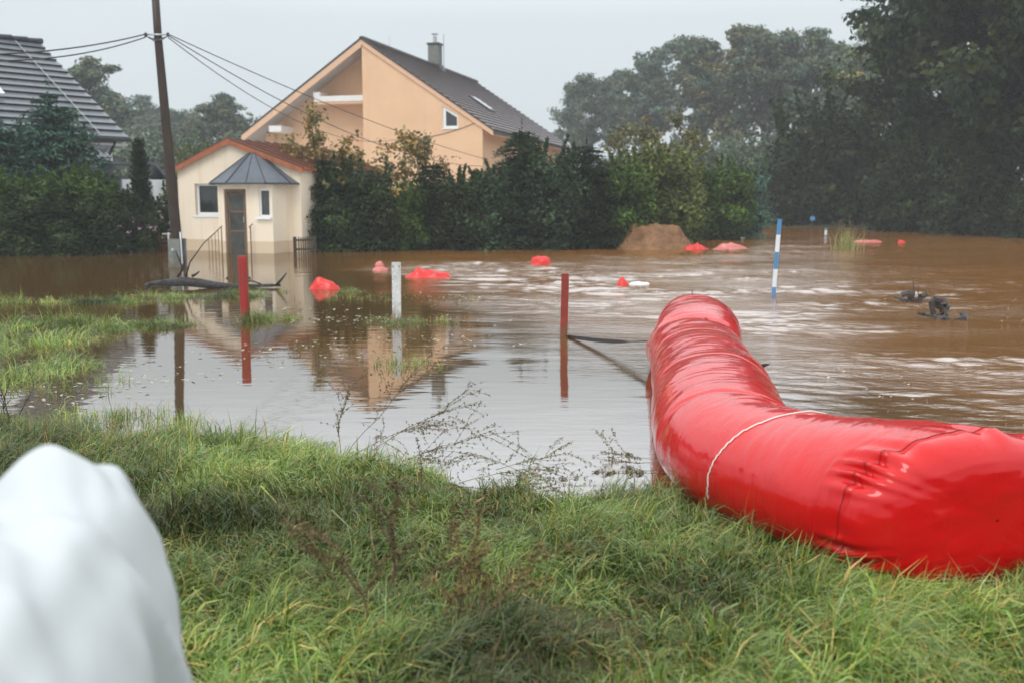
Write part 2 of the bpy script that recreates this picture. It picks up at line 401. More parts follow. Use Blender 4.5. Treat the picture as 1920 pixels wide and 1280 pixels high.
def axis_pts(lo, hi, core0, core1, fine, growth=1.09):
    a = list(np.arange(core0, core1, fine)); s = fine; v = core1
    while v < hi: a.append(v); s *= growth; v += s
    a.append(hi); s = fine; v = core0 - fine; b = []
    while v > lo: b.append(v); s *= growth; v -= s
    b.append(lo); return np.array(b[::-1] + a)
gx = axis_pts(-155, 155, -7.5, 5, .07); gy = axis_pts(-35, 185, 1.0, 15, .07)
GX, GY = np.meshgrid(gx, gy); GZ = ground_z(GX, GY)
idx = np.arange(GX.size).reshape(GX.shape)
FQ = np.stack([idx[:-1, :-1], idx[:-1, 1:], idx[1:, 1:], idx[1:, :-1]], -1).reshape(-1, 4)
g_o = np_mesh("ground", np.stack([GX.ravel(), GY.ravel(), GZ.ravel()], -1), FQ, M['ground'], smooth=True)
tag(g_o, kind="structure")
def chop_mask(x, y):
    lim = np.maximum(1.7-np.maximum(y-9, 0)*.42, -1.4-.12*y)
    t = x-lim+(fbm(x*.35, y*.22, 3)-.5)*3.5
    return np.clip((t+1.6)/4.2, 0, 1)**1.5
wx = axis_pts(-154, 154, -4.5, 8.5, .045, 1.035); wy = axis_pts(2, 184, 4.4, 15.5, .034, 1.012)
WX, WY = np.meshgrid(wx, wy)
def wave_z(x, y):
    m = chop_mask(x, y); sl = np.clip((fbm(x*.28+4, y*.5+3, 3)-.40)*5, .12, 1)*(1-.35*np.clip((x-.12*y-1.6)/2.5, 0, 1)*np.clip((18-y)/6, 0, 1))        # smooth slicks between rough water
    fade = 1.0
    sx = x+.35*(fbm(x*.7+8, y*.9, 2)-.5)*2; sy = y+.25*(fbm(x*.6, y*.9+44, 2)-.5)*2
    a = (fbm(sx*.75+sy*.3, sy*1.9-sx*.2, 3)-.5)*.11
    b = (fbm(sx*3.1+20, sy*5.2+sx*.8+7, 3)-.5)*.060 + (fbm(x*6.5+3, y*10+x*2, 2)-.5)*.016
    c = (fbm(x*.45+60, y*.8+12, 2)-.5)*.07
    return m*(fade*(sl*(a+b)+c))
WZ = wave_z(WX, WY)
idx = np.arange(WX.size).reshape(WX.shape)
FQ = np.stack([idx[:-1, :-1], idx[:-1, 1:], idx[1:, 1:], idx[1:, :-1]], -1).reshape(-1, 4)
wm = np_mesh("water", np.stack([WX.ravel(), WY.ravel(), WZ.ravel()], -1), FQ, M['water'], smooth=True)
tag(wm, kind="structure")

# ------------------------------------------------------------------ barrier tube
# centre x, centre y, half width, height, base z
SEC = [(2.24, 12.4, .34, .58, -.08), (2.20, 11.8, .43, .64, -.08), (2.09, 11.1, .46, .64, -.08), (1.96, 10.5, .47, .60, -.08), (1.82, 10.0, .46, .52, -.08),
       (1.74, 9.4, .44, .64, -.07), (1.64, 8.6, .425, .66, -.06), (1.54, 7.8, .42, .68, -.05), (1.45, 7.1, .425, .68, -.04), (1.34, 6.4, .425, .68, -.03),
       (1.26, 5.8, .415, .66, -.02), (1.25, 5.3, .41, .625, 0.0), (1.40, 4.86, .45, .61, .03), (1.62, 4.52, .54, .64, .04), (1.84, 4.30, .62, .67, .04), (1.96, 4.14, .64, .68, .04)]
END_DIR = np.array([.30, -.95])
def catmull(P, n):
    P = np.array(P); t = np.linspace(0, len(P)-1, n); out = []
    for u in t:
        i = min(int(u), len(P)-2); f = u-i
        p0 = P[max(i-1, 0)]; p1 = P[i]; p2 = P[i+1]; p3 = P[min(i+2, len(P)-1)]
        out.append(.5*((2*p1)+(-p0+p2)*f+(2*p0-5*p1+4*p2-p3)*f*f+(-p0+3*p1-3*p2+p3)*f**3))
    return np.array(out)
def build_tube():
    ns, nf = 760, 208
    C = catmull(SEC, ns)
    T = np.gradient(C[:, :2], axis=0); T /= np.linalg.norm(T, axis=1)[:, None]
    # the end turns to its own heading
    u = np.linspace(0, len(SEC)-1, ns); k = np.clip((u-(len(SEC)-4.0))/3.0, 0, 1)[:, None]; k = k*k*(3-2*k)
    T = T*(1-k) + (END_DIR/np.linalg.norm(END_DIR))*k; T /= np.linalg.norm(T, axis=1)[:, None]
    Pp = np.stack([-T[:, 1], T[:, 0]], -1)          # perpendicular
    arc = np.concatenate([[0], np.cumsum(np.linalg.norm(np.diff(C[:, :2], axis=0), axis=1))])
    phi = np.linspace(0, 2*pi, nf, endpoint=False)
    # domes at both ends
    ND = 70; rows = []
    def section(cx, cy, a, H, z0, t, pp, scale, push, s, endw):
        ca, sa = np.cos(phi), np.sin(phi)
        ex = np.sign(ca)*np.abs(ca)**.92; ez = np.sign(sa)*np.abs(sa)**.92
        zc = z0 + H/2
        x = cx + pp[0]*a*ex*scale + t[0]*push; y = cy + pp[1]*a*ex*scale + t[1]*push
        z = zc + (H/2)*ez*scale
        nrm = np.stack([pp[0]*ca, pp[1]*ca, sa], -1)
        return x, y, z, nrm
    allx = []; uv = []
    def disp(s, row_phi, endw, mid):
        # s: arc position in metres, fine wrinkles running round the tube plus larger folds
        per = np.cos(row_phi); pr = np.sin(row_phi)
        d = (fbm(s*7+per*1.3+60, pr*1.6+per*1.1+30, 3)-.5)*.010*mid
        d += (fbm(s*26+per*2.3+60+pr*1.5, pr*1.2+per*1.1+30, 2)-.5)*.0035*mid
        d += (fbm(s*2.4+per*1.5+9, pr*1.1+7, 2)-.5)*.020*mid
        # tight pleats on the inner side of the bend
        return d
    total = arc[-1]
    # far dome
    for j in range(ND//2):
        q = (j+.5)/(ND//2); ang = q*pi/2; sc = max(sin(ang), .02)**.8; push = -.10*cos(ang)
        c = C[0]; x, y, z, nrm = section(*c, T[0], Pp[0], sc, push, 0, 1)
        pl = .012*np.sin(phi*17+np.sin(phi*5)*2)*q
        z = z + nrm[:, 2]*pl; x = x+nrm[:, 0]*pl; y = y+nrm[:, 1]*pl
        allx.append(np.stack([x, y, z], -1)); uv.append(np.stack([np.full(nf, -.2+q*.2), phi/(2*pi)], -1))
    ring_s = [arc[int(ns*f)] for f in (.265, .42, .565, .70)]
    for i in range(ns):
        c = C[i]; s = arc[i]
        x, y, z, nrm = section(*c, T[i], Pp[i], 1, 0, s, 0)
        q_end = np.clip((s-(total-.30))/.30, 0, 1)
        d = disp(s, phi, q_end, 1.0)
        # weld rings: a slight pinch, the joint at the far bend a strong one
        for r_i, rs in enumerate(ring_s):
            amp = .09 if r_i == 0 else .010; wd = .075 if r_i == 0 else .03
            d -= amp*np.exp(-((s-rs)/wd)**2)
        # gathers that fan out from the end seam
        gath = np.sin(phi*26+np.sin(phi*7+1)*2.2+np.sin(phi*3)*3)*(.5+.5*np.sin(phi*5+2.0))
        d += .030*gath*q_end**1.6
        # creases across the inside of the bend
        bend = np.exp(-((s-(total-1.15))/.55)**2)
        side = np.clip(-np.cos(phi), 0, 1) if False else np.clip(np.cos(phi), 0, 1)
        d += bend*side*.010*np.sin(s*42+3*fbm(np.full(nf, s*3), phi*2, 2)*4)
        flatb = 1-np.clip((-np.sin(phi)-.55)/.3, 0, 1)
        d = d*flatb
        allx.append(np.stack([x+nrm[:, 0]*d, y+nrm[:, 1]*d, z+nrm[:, 2]*d], -1))
        uv.append(np.stack([np.full(nf, s), phi/(2*pi)], -1))
    # near cap
    c = C[-1]; seam_row = None
    for j in range(1, ND+1):
        q = j/ND; ang = q*pi/2
        sc = max(cos(ang), .0)**.42 if q < 1 else .012; sc = max(sc, .012); push = .17*sin(ang)**.9
        # the first centimetres roll round the seam
        x, y, z, nrm = section(*c, T[-1], Pp[-1], sc, push, 0, 1)
        gath = np.sin(phi*26+np.sin(phi*7+1)*2.2+np.sin(phi*3)*3)*(.5+.5*np.sin(phi*5+2.0))
        fall = (1-q)**2.8
        d = .028*gath*fall + (fbm(np.cos(phi)*sc*2+50, np.sin(phi)*sc*2+20, 4)-.5)*.03*min(1, 2.5*sc)
        if j in (1, 2): d = d - .006
        tx = T[-1]
        d = d + .012*np.sin(phi*3+1.5)*q*(1-q)*4*sc
        cmb = nrm*(1-q) ; cmb[:, 0] += tx[0]*q; cmb[:, 1] += tx[1]*q
        allx.append(np.stack([x, y, z], -1)+cmb*d[:, None])
        uv.append(np.stack([np.full(nf, total+q*.03), phi/(2*pi)], -1))
    A = np.array(allx); n1 = len(A)
    idx = np.arange(n1*nf).reshape(n1, nf)
    F1 = np.stack([idx[:-1], np.roll(idx, -1, 1)[:-1], np.roll(idx, -1, 1)[1:], idx[1:]], -1).reshape(-1, 4)
    root = empty("flood_barrier_tube", (SEC[-1][0], SEC[-1][1], 0), 0, "huge wet red flood barrier tube lying from the grass bank into the water", "flood barrier")
    off = np.array([SEC[-1][0], SEC[-1][1], 0])
    o = np_mesh("tube_skin", A.reshape(-1, 3)-off, F1, M['red'], parent=root, smooth=True)
    me = o.data; ul = me.uv_layers.new(name="UVMap"); U = np.array(uv).reshape(-1, 2)
    vi = np.empty(len(me.loops), np.int32); me.loops.foreach_get("vertex_index", vi)
    ul.data.foreach_set("uv", U[vi].astype(np.float32).ravel())
    # stitched seam around the end
    iS = (ND//2)+ns-1
    def ring(row, lo, hi, lift, wob=0):
        pts = []
        for k in range(lo, hi):
            p = A[row, k % nf]; cc = A[row].mean(0); nn = (p-cc)/np.linalg.norm(p-cc)
            pts.append(p - off + nn*lift)
        return pts
    sm = MB()
    pts = []
    for k in range(0, nf):
        row = iS - 6 + int(round(1.2*sin(k*.21))); p = A[row, k]; cc = A[row].mean(0); nn = (p-cc)/np.linalg.norm(p-cc)
        pts.append(Vector(p-off+nn*.0015))
    sm.tube(pts+[pts[0]], .0018, 5, caps=False); sm.build("stitched_seam", M['redseam'], root, True)
    # white rope round the tube
    iR = (ND//2)+int(ns*.795)
    pts = []
    for k in range(-int(nf*.08), int(nf*.56)):
        kk = k % nf; row = iR + int(10*sin(2*pi*k/nf)) - 6; p = A[row, kk]; cc = A[row].mean(0); nn = (p-cc)/np.linalg.norm(p-cc)
        pts.append(Vector(p-off+nn*.004))
    MB().tube(pts, .0040, 6).build("white_rope_band", M['rope'], root, True)
    for f in (.265, .565):
        iR = (ND//2)+int(ns*f); pts = [Vector(p) for p in ring(iR, int(nf*.02), int(nf*.48), .002)]
        MB().tube(pts, .004, 5).build("weld_seam", M['redseam'], root, True)
    # lacing and pull tabs along the crown
    def tab(sf, kf, size, tilt):
        row = (ND//2)+int(ns*sf); kk = int(nf*kf) % nf; p = Vector(A[row, kk]-off); nn = Vector(A[row, kk]-A[row].mean(0)).normalized()
        t = Vector((T[int(ns*sf)][0], T[int(ns*sf)][1], 0)); b = t*cos(tilt)+t.cross(nn)*sin(tilt)
        pts = [p-b*size*.3-nn*.004, p+b*size*.3-nn*.004, p+b*size*.42+nn*size*.5, p-b*size*.05+nn*size*1.15]
        MB().prism(pts, t.cross(nn)*.006).build("pull_tab", M['strap'], root)
    tab(.02, .25, .055, .3); tab(.50, .07, .06, .8); tab(.86, .13, .045, .4)
    row = (ND//2)+int(ns*.265)
    pts = [Vector(A[row+int(q*46), int(nf*(.25-.035*q))]-off)+Vector((0, 0, .007+.004*(int(q*40) % 2))) for q in np.linspace(0, 1, 40)]
    MB().tube(pts, .0045, 4).build("lacing_cord", M['metaldark'], root)
    return A, ns, ND, nf
TA, TNS, TND, TNF = build_tube()
TUBE_C = catmull(SEC, 60)

# webbing strap from the board post to the tube
def strap():
    a = on_z(1062, 630, .015); b = TA[(TND//2)+int(TNS*.262), int(TNF*.44)]; b = Vector(b)
    o = MB(); n = 40; V = []; side = Vector((0, 0, 1))
    for i in range(n+1):
        t = i/n; p = a.lerp(b, t); p.z -= .05*sin(pi*t)*(.6); p.z = max(p.z, .012)
        ang = R(86)*(t*1.25-.15); d = (b-a).normalized(); e = d.cross(Vector((0, 0, 1))).normalized()
        wv = Vector((0, 0, 1))*cos(ang)*.5+e*sin(ang)*.5
        wv = (Vector((0,0,1))*(sin(pi*min(1, t*1.35+.02))*.8+.12)+e*.3).normalized()*.026
        o.v += [tuple(p-wv), tuple(p+wv), tuple(p+wv+e*.003), tuple(p-wv+e*.003)]
    for i in range(n):
        b0 = i*4
        for k in range(4): o.f.append((b0+k, b0+(k+1) % 4, b0+4+(k+1) % 4, b0+4+k))
    ob = o.build("tie_strap", M['strap'], None)
    tag(ob, "flat black webbing strap running low over the water to the red tube", "strap")
strap()

# ------------------------------------------------------------------ marker posts
def post_box(name, label, px, pyb, pyt, wpx, thick, material, lean=(0, 0), notch=False, rz=0.0, group="marker posts standing in the flood", bevel=.006, z0=0):
    p = on_z(px, pyb, z0); t = on_y(px, pyt, p.y); h = t.z; wd = wpx*p.y/F*1.01
    root = empty(name, (p.x, p.y, 0), rz, label, "post", group)
    m = MB(); n = 14; V = []
    zs = np.linspace(-.4, h, n)
    rows = []
    for z in zs:
        jx = random.uniform(-.0012, .0012); ww = wd/2*(1-.02*random.random()); lx = lean[0]*z; ly = lean[1]*z
        c = [( -ww+bevel, -thick/2), (ww-bevel, -thick/2), (ww, -thick/2+bevel), (ww, thick/2-bevel), (ww-bevel, thick/2), (-ww+bevel, thick/2), (-ww, thick/2-bevel), (-ww, -thick/2+bevel)]
        rows.append([(x+jx+lx, y+ly, z) for x, y in c])
    b = 0
    for r_ in rows: m.v += r_
    for i in range(n-1):
        for k in range(8): m.f.append((i*8+k, i*8+(k+1) % 8, (i+1)*8+(k+1) % 8, (i+1)*8+k))
    m.f.append(tuple(range((n-1)*8, n*8)))
    m.build("post_body", material, root)
    if notch:
        q = MB()
        for s_ in (-1, 1):
            x = s_*wd*.34+lean[0]*h; MB().box(x-.005, x+.005, -thick/2-.004, -thick/2+.002, h-.075, h-.04).build("slot", M['metaldark'], root)
    return root
# round red post
def round_post():
    p = on_z(460, 600, 0); h = on_y(458, 481, p.y).z; r = 16.5*p.y/F/2*1.03
    root = empty("marker_post", (p.x, p.y, 0), 0, "round bright red marker post in the tuft of grass, in front of the drifted log", "post", "marker posts standing in the flood")
    m = MB(); zs = [-.4, 0, .2, .45, h-.16, h-.13, h-.02, h]; rr = [r*1.04, r*1.03, r, r, r*.97, r*1.02, r*1.03, r*.96]
    m.tube([(-.012*z/h, 0, z) for z in zs], rr, 20); m.build("post_body", M['redpaint'], root, False)
    m = MB(); m.tube([(-.012, 0, h+.001), (-.012, 0, h+.008)], r*.9, 20); m.build("post_top", M['redboard'], root)
round_post()
post_box("marker_post", "chipped white marker post with two slots at its top, standing in a tuft of grass", 744, 600, 492, 16.5, .045, M['whitepaint'], (.006, 0), True)
post_box("marker_post", "flat red-brown board post nearest the red tube, tied with the black strap", 1057, 631, 513, 14.2, .03, M['redboard'], (.018, 0))
def banded_pole(px, pyb, pyt, wpx, label, lean, bands, name="banded_pole"):
    p = on_z(px, pyb, 0); t = on_y(px, pyt, p.y); r = wpx*p.y/F/2; h = t.z
    root = empty(name, (p.x, p.y, 0), 0, label, "pole", "blue and white poles in the river")
    z = -.4; edges = [-.4]+[h*b for b in bands]+[h]
    for i in range(len(edges)-1):
        z0, z1 = edges[i], edges[i+1]
        MB().tube([(lean*z0, 0, z0), (lean*z1, 0, z1)], r, 14).build("blue_band" if i % 2 == 0 else "white_band", M['bluepaint'] if i % 2 == 0 else M['whitetube'], root, False)
banded_pole(1450, 557, 411, 8, "tall blue and white banded pole standing in the river behind the red tube", .045, (.145, .36, .60, .83)[:1]+(.36, .60, .83)[:3][0:3] if False else (.13, .36, .58, .80))
banded_pole(1548, 444, 428, 4.5, "small far-off blue and white pole beside the reeds", 0, (.2, .75))
def far_sign():
    p = on_z(1560, 436, .2); root = empty("small_sign", (p.x, p.y+3, 0), 0, "tiny blue sign on a thin stake at the far bank", "sign")
    MB().box(-.02, .02, -.02, .02, -.3, .95).build("stake", M['metaldark'], root)
    MB().box(-.11, .11, -.045, -.024, .66, .84).build("sign_panel", M['bluepaint'], root)
far_sign()

# ------------------------------------------------------------------ utility pole, wires
def utility_pole():
    b = on_z(333, 500, 0); D = b.y
    root = empty("utility_pole", (b.x, b.y, 0), 0, "tall dark wooden utility pole leaning left on a concrete foot in the flood water", "utility pole")
    P = lambda px, py: on_y(px, py, D) - b
    lo = P(331, 448); mid = P(296, 68); top = P(289, -40)
    d = (mid-lo)
    pts = [lo - d*.08] + [lo + d*t for t in (0, .2, .4, .6, .8, 1)] + [top]
    MB().tube(pts, [.135, .133, .128, .12, .112, .104, .096, .092], 18).build("shaft", M['pole'], root, True)
    # concrete foot, two steel straps and a bolt plate
    f0 = P(333, 506); f1 = P(332, 448)
    m = MB(); 
    for s_, (x0, x1) in enumerate(((-.15, .15),)):
        m.prism([(x0, -.30, -.5), (x1, -.30, -.5), (x1-.01+f1.x, -.26, f1.z), (x0+.01+f1.x, -.26, f1.z)], (0, .13, 0))
        m.prism([(x0, .17, -.5), (x1, .17, -.5), (x1-.01+f1.x, .15, f1.z), (x0+.01+f1.x, .15, f1.z)], (0, .12, 0))
    m.build("concrete_foot", M['concrete'], root)
    MB().tube([(0, -.34, f1.z*.62), (0, -.25, f1.z*.62)], .035, 12).build("bolt", M['galv'], root, True)
    MB().tube([(.19, -.2, -.4), (.17, -.2, f1.z*1.25)], .018, 8).build("cable_conduit", M['whitetube'], root, True)
    # bracket
    m = MB(); m.tube([mid+Vector((-.30, -.10, .02)), mid+Vector((.32, -.10, .02))], .022, 8); m.tube([mid+Vector((-.1, -.1, -.12)), mid+Vector((.12, -.11, -.1))], .02, 6)
    m.build("bracket", M['galv'], root, True)
    for sx in (-.26, .28):
        MB().tube([mid+Vector((sx, -.10, -.03)), mid+Vector((sx, -.10, .02)), mid+Vector((sx, -.10, .055)), mid+Vector((sx, -.1, .07))], [.028, .04, .035, .012], 10).build("insulator", M['slatedark'], root, True)
    m = MB()
    for k in range(3):
        a = mid+Vector((-.24, -.1, -.02)); c = mid+Vector((.27, -.1, -.02)); mm_ = (a+c)/2+Vector((0, -.05, -.12-.05*k))
        m.tube([a*(1-t)**2+mm_*2*t*(1-t)+c*t*t for t in np.linspace(0, 1, 9)], .008, 5)
    m.build("jumper_cables", M['wire'], root, True)
    return b, mid
PB, PM = utility_pole()
def wire(a, b, sag, r, label, group, name="overhead_wire"):
    a = Vector(a); b = Vector(b); pts = [a.lerp(b, t)-Vector((0, 0, sag*4*t*(1-t))) for t in np.linspace(0, 1, 26)]
    o = MB().tube(pts, r, 5).build(name, M['wire'], None, True); tag(o, label, "wire", group)
pt = PB+PM
GW1 = "wires running left from the pole"; GW2 = "wires running from the pole past the orange house"
wire(pt+Vector((-.26, -.1, .03)), on_y(-40, 103, 19.0), .10, .016, "upper of the two thick black cables running left from the pole", GW1)
wire(pt+Vector((-.26, -.1, -.04)), on_y(-40, 114, 19.5), .16, .015, "lower of the two thick black cables running left from the pole", GW1)
wire(pt+Vector((.28, -.1, .03)), on_y(915, 300, 47), .25, .013, "topmost thin wire sloping from the pole down across the orange house", GW2)
wire(pt+Vector((.28, -.1, -.0)), on_y(905, 312, 46), .75, .013, "middle thin wire sloping from the pole down across the orange house", GW2)
wire(pt+Vector((.28, -.1, -.05)), on_y(740, 262, 50), .9, .012, "lowest thin wire sloping from the pole to the recessed gable of the orange house", GW2)

# ------------------------------------------------------------------ houses
def course_roof(A, B, C, D, n, step, name, matr, parent, thick=.12):
    """stepped roof: A,B eave ends, C,D ridge ends (A-D and B-C are rakes)"""
    A, B, C, D = map(Vector, (A, B, C, D)); up = (B-A).cross(D-A).normalized()
    if up.z < 0: up = -up
    m = MB(); m2 = MB(); ris = []
    for i in range(n):
        t0 = i/n; t1 = (i+1)/n
        a0 = A.lerp(D, t0)+up*step; b0 = B.lerp(C, t0)+up*step; a1 = A.lerp(D, t1); b1 = B.lerp(C, t1)
        m.poly([a0, b0, b1, a1]); ris.append(len(m.f)); m.poly([A.lerp(D, t0)-up*.0, B.lerp(C, t0)-up*.0, b0, a0])
        m.poly([A.lerp(D, t0), a0, a1]); m.poly([B.lerp(C, t0), b1, b0])
    m.poly([A-up*thick, D-up*thick, C-up*thick, B-up*thick])
    for (p, q) in ((A, B), (B, C), (C, D), (D, A)): m.poly([p-up*thick, q-up*thick, q, p])
    o = m.build(name, matr, parent); o.data.materials.append(M['tiledge'])  # dark riser colour paints in the shade lines between courses
    for k in ris: o.data.polygons[k].material_index = 1
    return o

def big_house():
    b = R(15); root = empty("gabled_house", (-8.03, 54.7, 0), -b, "large apricot orange gabled house with plum tiled roof behind the hedge", "house")
    EU, EZ, RZ, LEN = 7.3, 5.20, 10.08, 21.0
    sl = (RZ-EZ)/EU
    rz = lambda u: RZ-abs(u)*sl
    rr = course_roof((EU, 0, EZ), (EU, LEN, EZ), (0, LEN, RZ), (0, 0, RZ), 22, .085, "tiled_roof", M['tile'], root, .16)
    course_roof((-EU, LEN, EZ), (-EU, 0, EZ), (0, 0, RZ), (0, LEN, RZ), 27, .045, "tiled_roof", M['tile'], root, .16)
    m = MB()
    for i in range(60):
        v = -.02+i*LEN/60; m.tube([(0, v, RZ+.02), (0, v+LEN/60*1.02, RZ+.06)], [.13, .15], 8)
    m.build("ridge_tiles", M['tiledge'], rr, True)
    # rake trim: dark tile edge above a peach fascia
    for s_ in (-1, 1):
        m = MB(); m.prism([(0, -.06, RZ-.02), (s_*EU, -.06, EZ-.02), (s_*EU, -.06, EZ+.07), (0, -.06, RZ+.09)], (0, .10, 0)); m.build("verge_tiles", M['tiledge'], rr)
        dz = .36 if s_ < 0 else .24
        m = MB(); m.prism([(0, -.03, RZ-.04-dz), (s_*EU, -.03, EZ-.04-dz), (s_*EU, -.03, EZ-.025), (0, -.03, RZ-.025)], (0, .08, 0)); m.build("fascia_board", M['fascia'], root)
    # roof soffit inside the recess
    m = MB(); m.prism([(-.02, .055, RZ-.22), (-EU+.1, .055, EZ-.20), (-EU+.1, .055, EZ-.27), (-.02, .055, RZ-.29)], (0, 3.6, 0)); m.build("soffit", M['soffit'], root)
    m = MB(); m.prism([(6.72, .06, EZ+.24), (EU-.02, .06, EZ-.19), (EU-.02, .06, EZ-.25), (6.72, .06, EZ+.16)], (0, LEN-.1, 0)); m.build("side_soffit", M['fascia'], root)
    # walls
    m = MB(); cut = lambda u: rz(u)-.20
    wz0, wz1, wz2, wu0, wu1 = 5.36, 6.50, 6.02, 4.52, 5.36
    WV = .06
    # right flush gable wall built round the window opening
    m.prism([(0, WV, -1), (wu0, WV, -1), (wu0, WV, cut(wu0)), (0, WV, cut(0))], (0, .35, 0))
    m.prism([(wu0, WV, -1), (wu1, WV, -1), (wu1, WV, wz0), (wu0, WV, wz0)], (0, .35, 0))
    m.prism([(wu0, WV, wz1), (wu1, WV, wz2), (wu1, WV, cut(wu1)), (wu0, WV, cut(wu0))], (0, .35, 0))
    m.prism([(wu1, WV, -1), (6.7, WV, -1), (6.7, WV, cut(6.7)), (wu1, WV, cut(wu1))], (0, .35, 0))
    m.build("gable_wall", M['orange'], root)
    MB().box(6.35, 6.7, WV+.35, LEN-.4, -1, cut(6.7)).build("side_wall", M['orange'], root)
    MB().prism([(-6.0, 1.5, -1), (-.002, 1.5, -1), (-.002, 1.5, cut(0)-.05), (-6.0, 1.5, cut(6.0)-.1)], (0, .3, 0)).build("recessed_wall", M['orange'], root)
    MB().box(0, .3, WV+.35, 2.2, -1, RZ-.6).build("return_wall", M['orange'], root)
    MB().box(-6.6, -6.0, 1.4, LEN-.4, -1, cut(6.6)-.1).build("side_wall", M['orange'], root)
    MB().prism([(-6.6, LEN-.4, -1), (6.7, LEN-.4, -1), (6.7, LEN-.4, cut(6.7)-.1), (0, LEN-.4, cut(0)-.1), (-6.6, LEN-.4, cut(6.6)-.1)], (0, .3, 0)).build("rear_wall", M['orange'], root)
    MB().box(-2.95, -.003, .25, .55, 6.90, 7.20).build("tie_beam", M['beam'], root)
    MB().box(-2.95, -.003, .29, 1.49, 6.78, 6.90).build("beam_underside", M['orange'], root)
    MB().prism([(-2.95, .5, 7.36), (-.003, .5, 7.36), (-.003, .5, 9.9), (-2.6, .5, 8.1)], (0, .12, 0)) if False else None
    MB().box(-5.6, -4.85, -.0, 1.5, 5.32, 5.66).build("purlin_end", M['beam'], root)
    MB().box(-3.0, -2.6, .25, 1.3, 7.203, 7.42).build("purlin_end", M['beam'], root)
    # gutter and edge
    MB().tube([(EU+.07, -.02, EZ+.0), (EU+.07, LEN, EZ-.02)], .085, 10).build("gutter", M['slatedark'], root, True)
    # gable window
    w_ = MB(); e = .11
    O = [(wu0, wz0), (wu1, wz0), (wu1, wz2), (wu0, wz1)]; I = [(wu0+e*1.4, wz0+e), (wu1-e*.6, wz0+e), (wu1-e*.6, wz2-e*1.1), (wu0+e*1.4, wz1-e*2.0)]
    for k in range(4):
        k2 = (k+1) % 4
        w_.prism([(O[k][0], WV+.05, O[k][1]), (O[k2][0], WV+.05, O[k2][1]), (I[k2][0], WV+.05, I[k2][1]), (I[k][0], WV+.05, I[k][1])], (0, .09, 0))
    w_.box(wu0-.04, wu1+.04, WV-.05, WV+.05, wz0-.06, wz0-.002)
    wf = w_.build("gable_window", M['winwhite'], root)
    MB().prism([(x, WV+.12, z) for x, z in I], (0, .01, 0)).build("pane", M['glass'], wf)
    # skylight on the right slope
    nrm = Vector((sl, 0, 1)).normalized(); dn = Vector((1, 0, -sl)).normalized()
    def slope_pt(u, v, h): return Vector((u, v, RZ-u*sl))+nrm*h
    def slab(u0, u1, v0, v1, h0, h1, name, mt, par):
        m = MB(); base = [slope_pt(u0, v0, h0), slope_pt(u0, v1, h0), slope_pt(u1, v1, h0), slope_pt(u1, v0, h0)]; m.prism(base, nrm*(h1-h0)); return m.build(name, mt, par)
    sk = slab(3.55, 4.85, 7.6, 8.9, .03, .13, "skylight", M['slatedark'], root)
    slab(3.65, 4.75, 7.72, 8.78, .132, .145, "pane", mat("skylight_glass", (.35, .37, .38), .03, 1.0), sk)
    # chimney
    ch = MB().box(-.36, .36, 11.5, 12.2, RZ-.6, 11.45).build("chimney", M['concrete'], root)
    MB().box(-.42, .42, 11.44, 12.26, 11.452, 11.56).build("chimney_cap", M['slatedark'], ch)
    m = MB(); m.tube([(0, 11.85, 11.56), (0, 11.85, 12.0)], .13, 12); m.tube([(0, 11.85, 12.12), (0, 11.85, 12.16)], .22, 12)
    for q in range(3): m.tube([(.12*cos(q*2.1), 11.85+.12*sin(q*2.1), 11.98), (.12*cos(q*2.1), 11.85+.12*sin(q*2.1), 12.13)], .012, 5)
    m.build("flue_pipe", M['galv'], ch)
    MB().prism([(-.5, 11.4, RZ-.3), (-.42, 11.4, RZ+.12), (.42, 11.4, RZ+.12), (.62, 11.4, RZ-.3)], (0, .9, 0)).build("flashing", M['tiledge'], ch)
    MB().tube([(.55, 12.0, RZ-.4), (.55, 12.0, 12.15)], .025, 6).build("lightning_rod", M['galv'], root)
    MB().tube([(.05, 3.9, RZ), (.05, 3.9, RZ+.75)], .012, 5).build("aerial", M['galv'], root)
    # slack cable on the gable
    pts = [(1.8+(6.6-1.8)*t, WV-.02, 4.75+.95*t**2) for t in np.linspace(0, 1, 16)]
    MB().tube(pts, .014, 4).build("service_cable", M['wire'], root)
big_house()

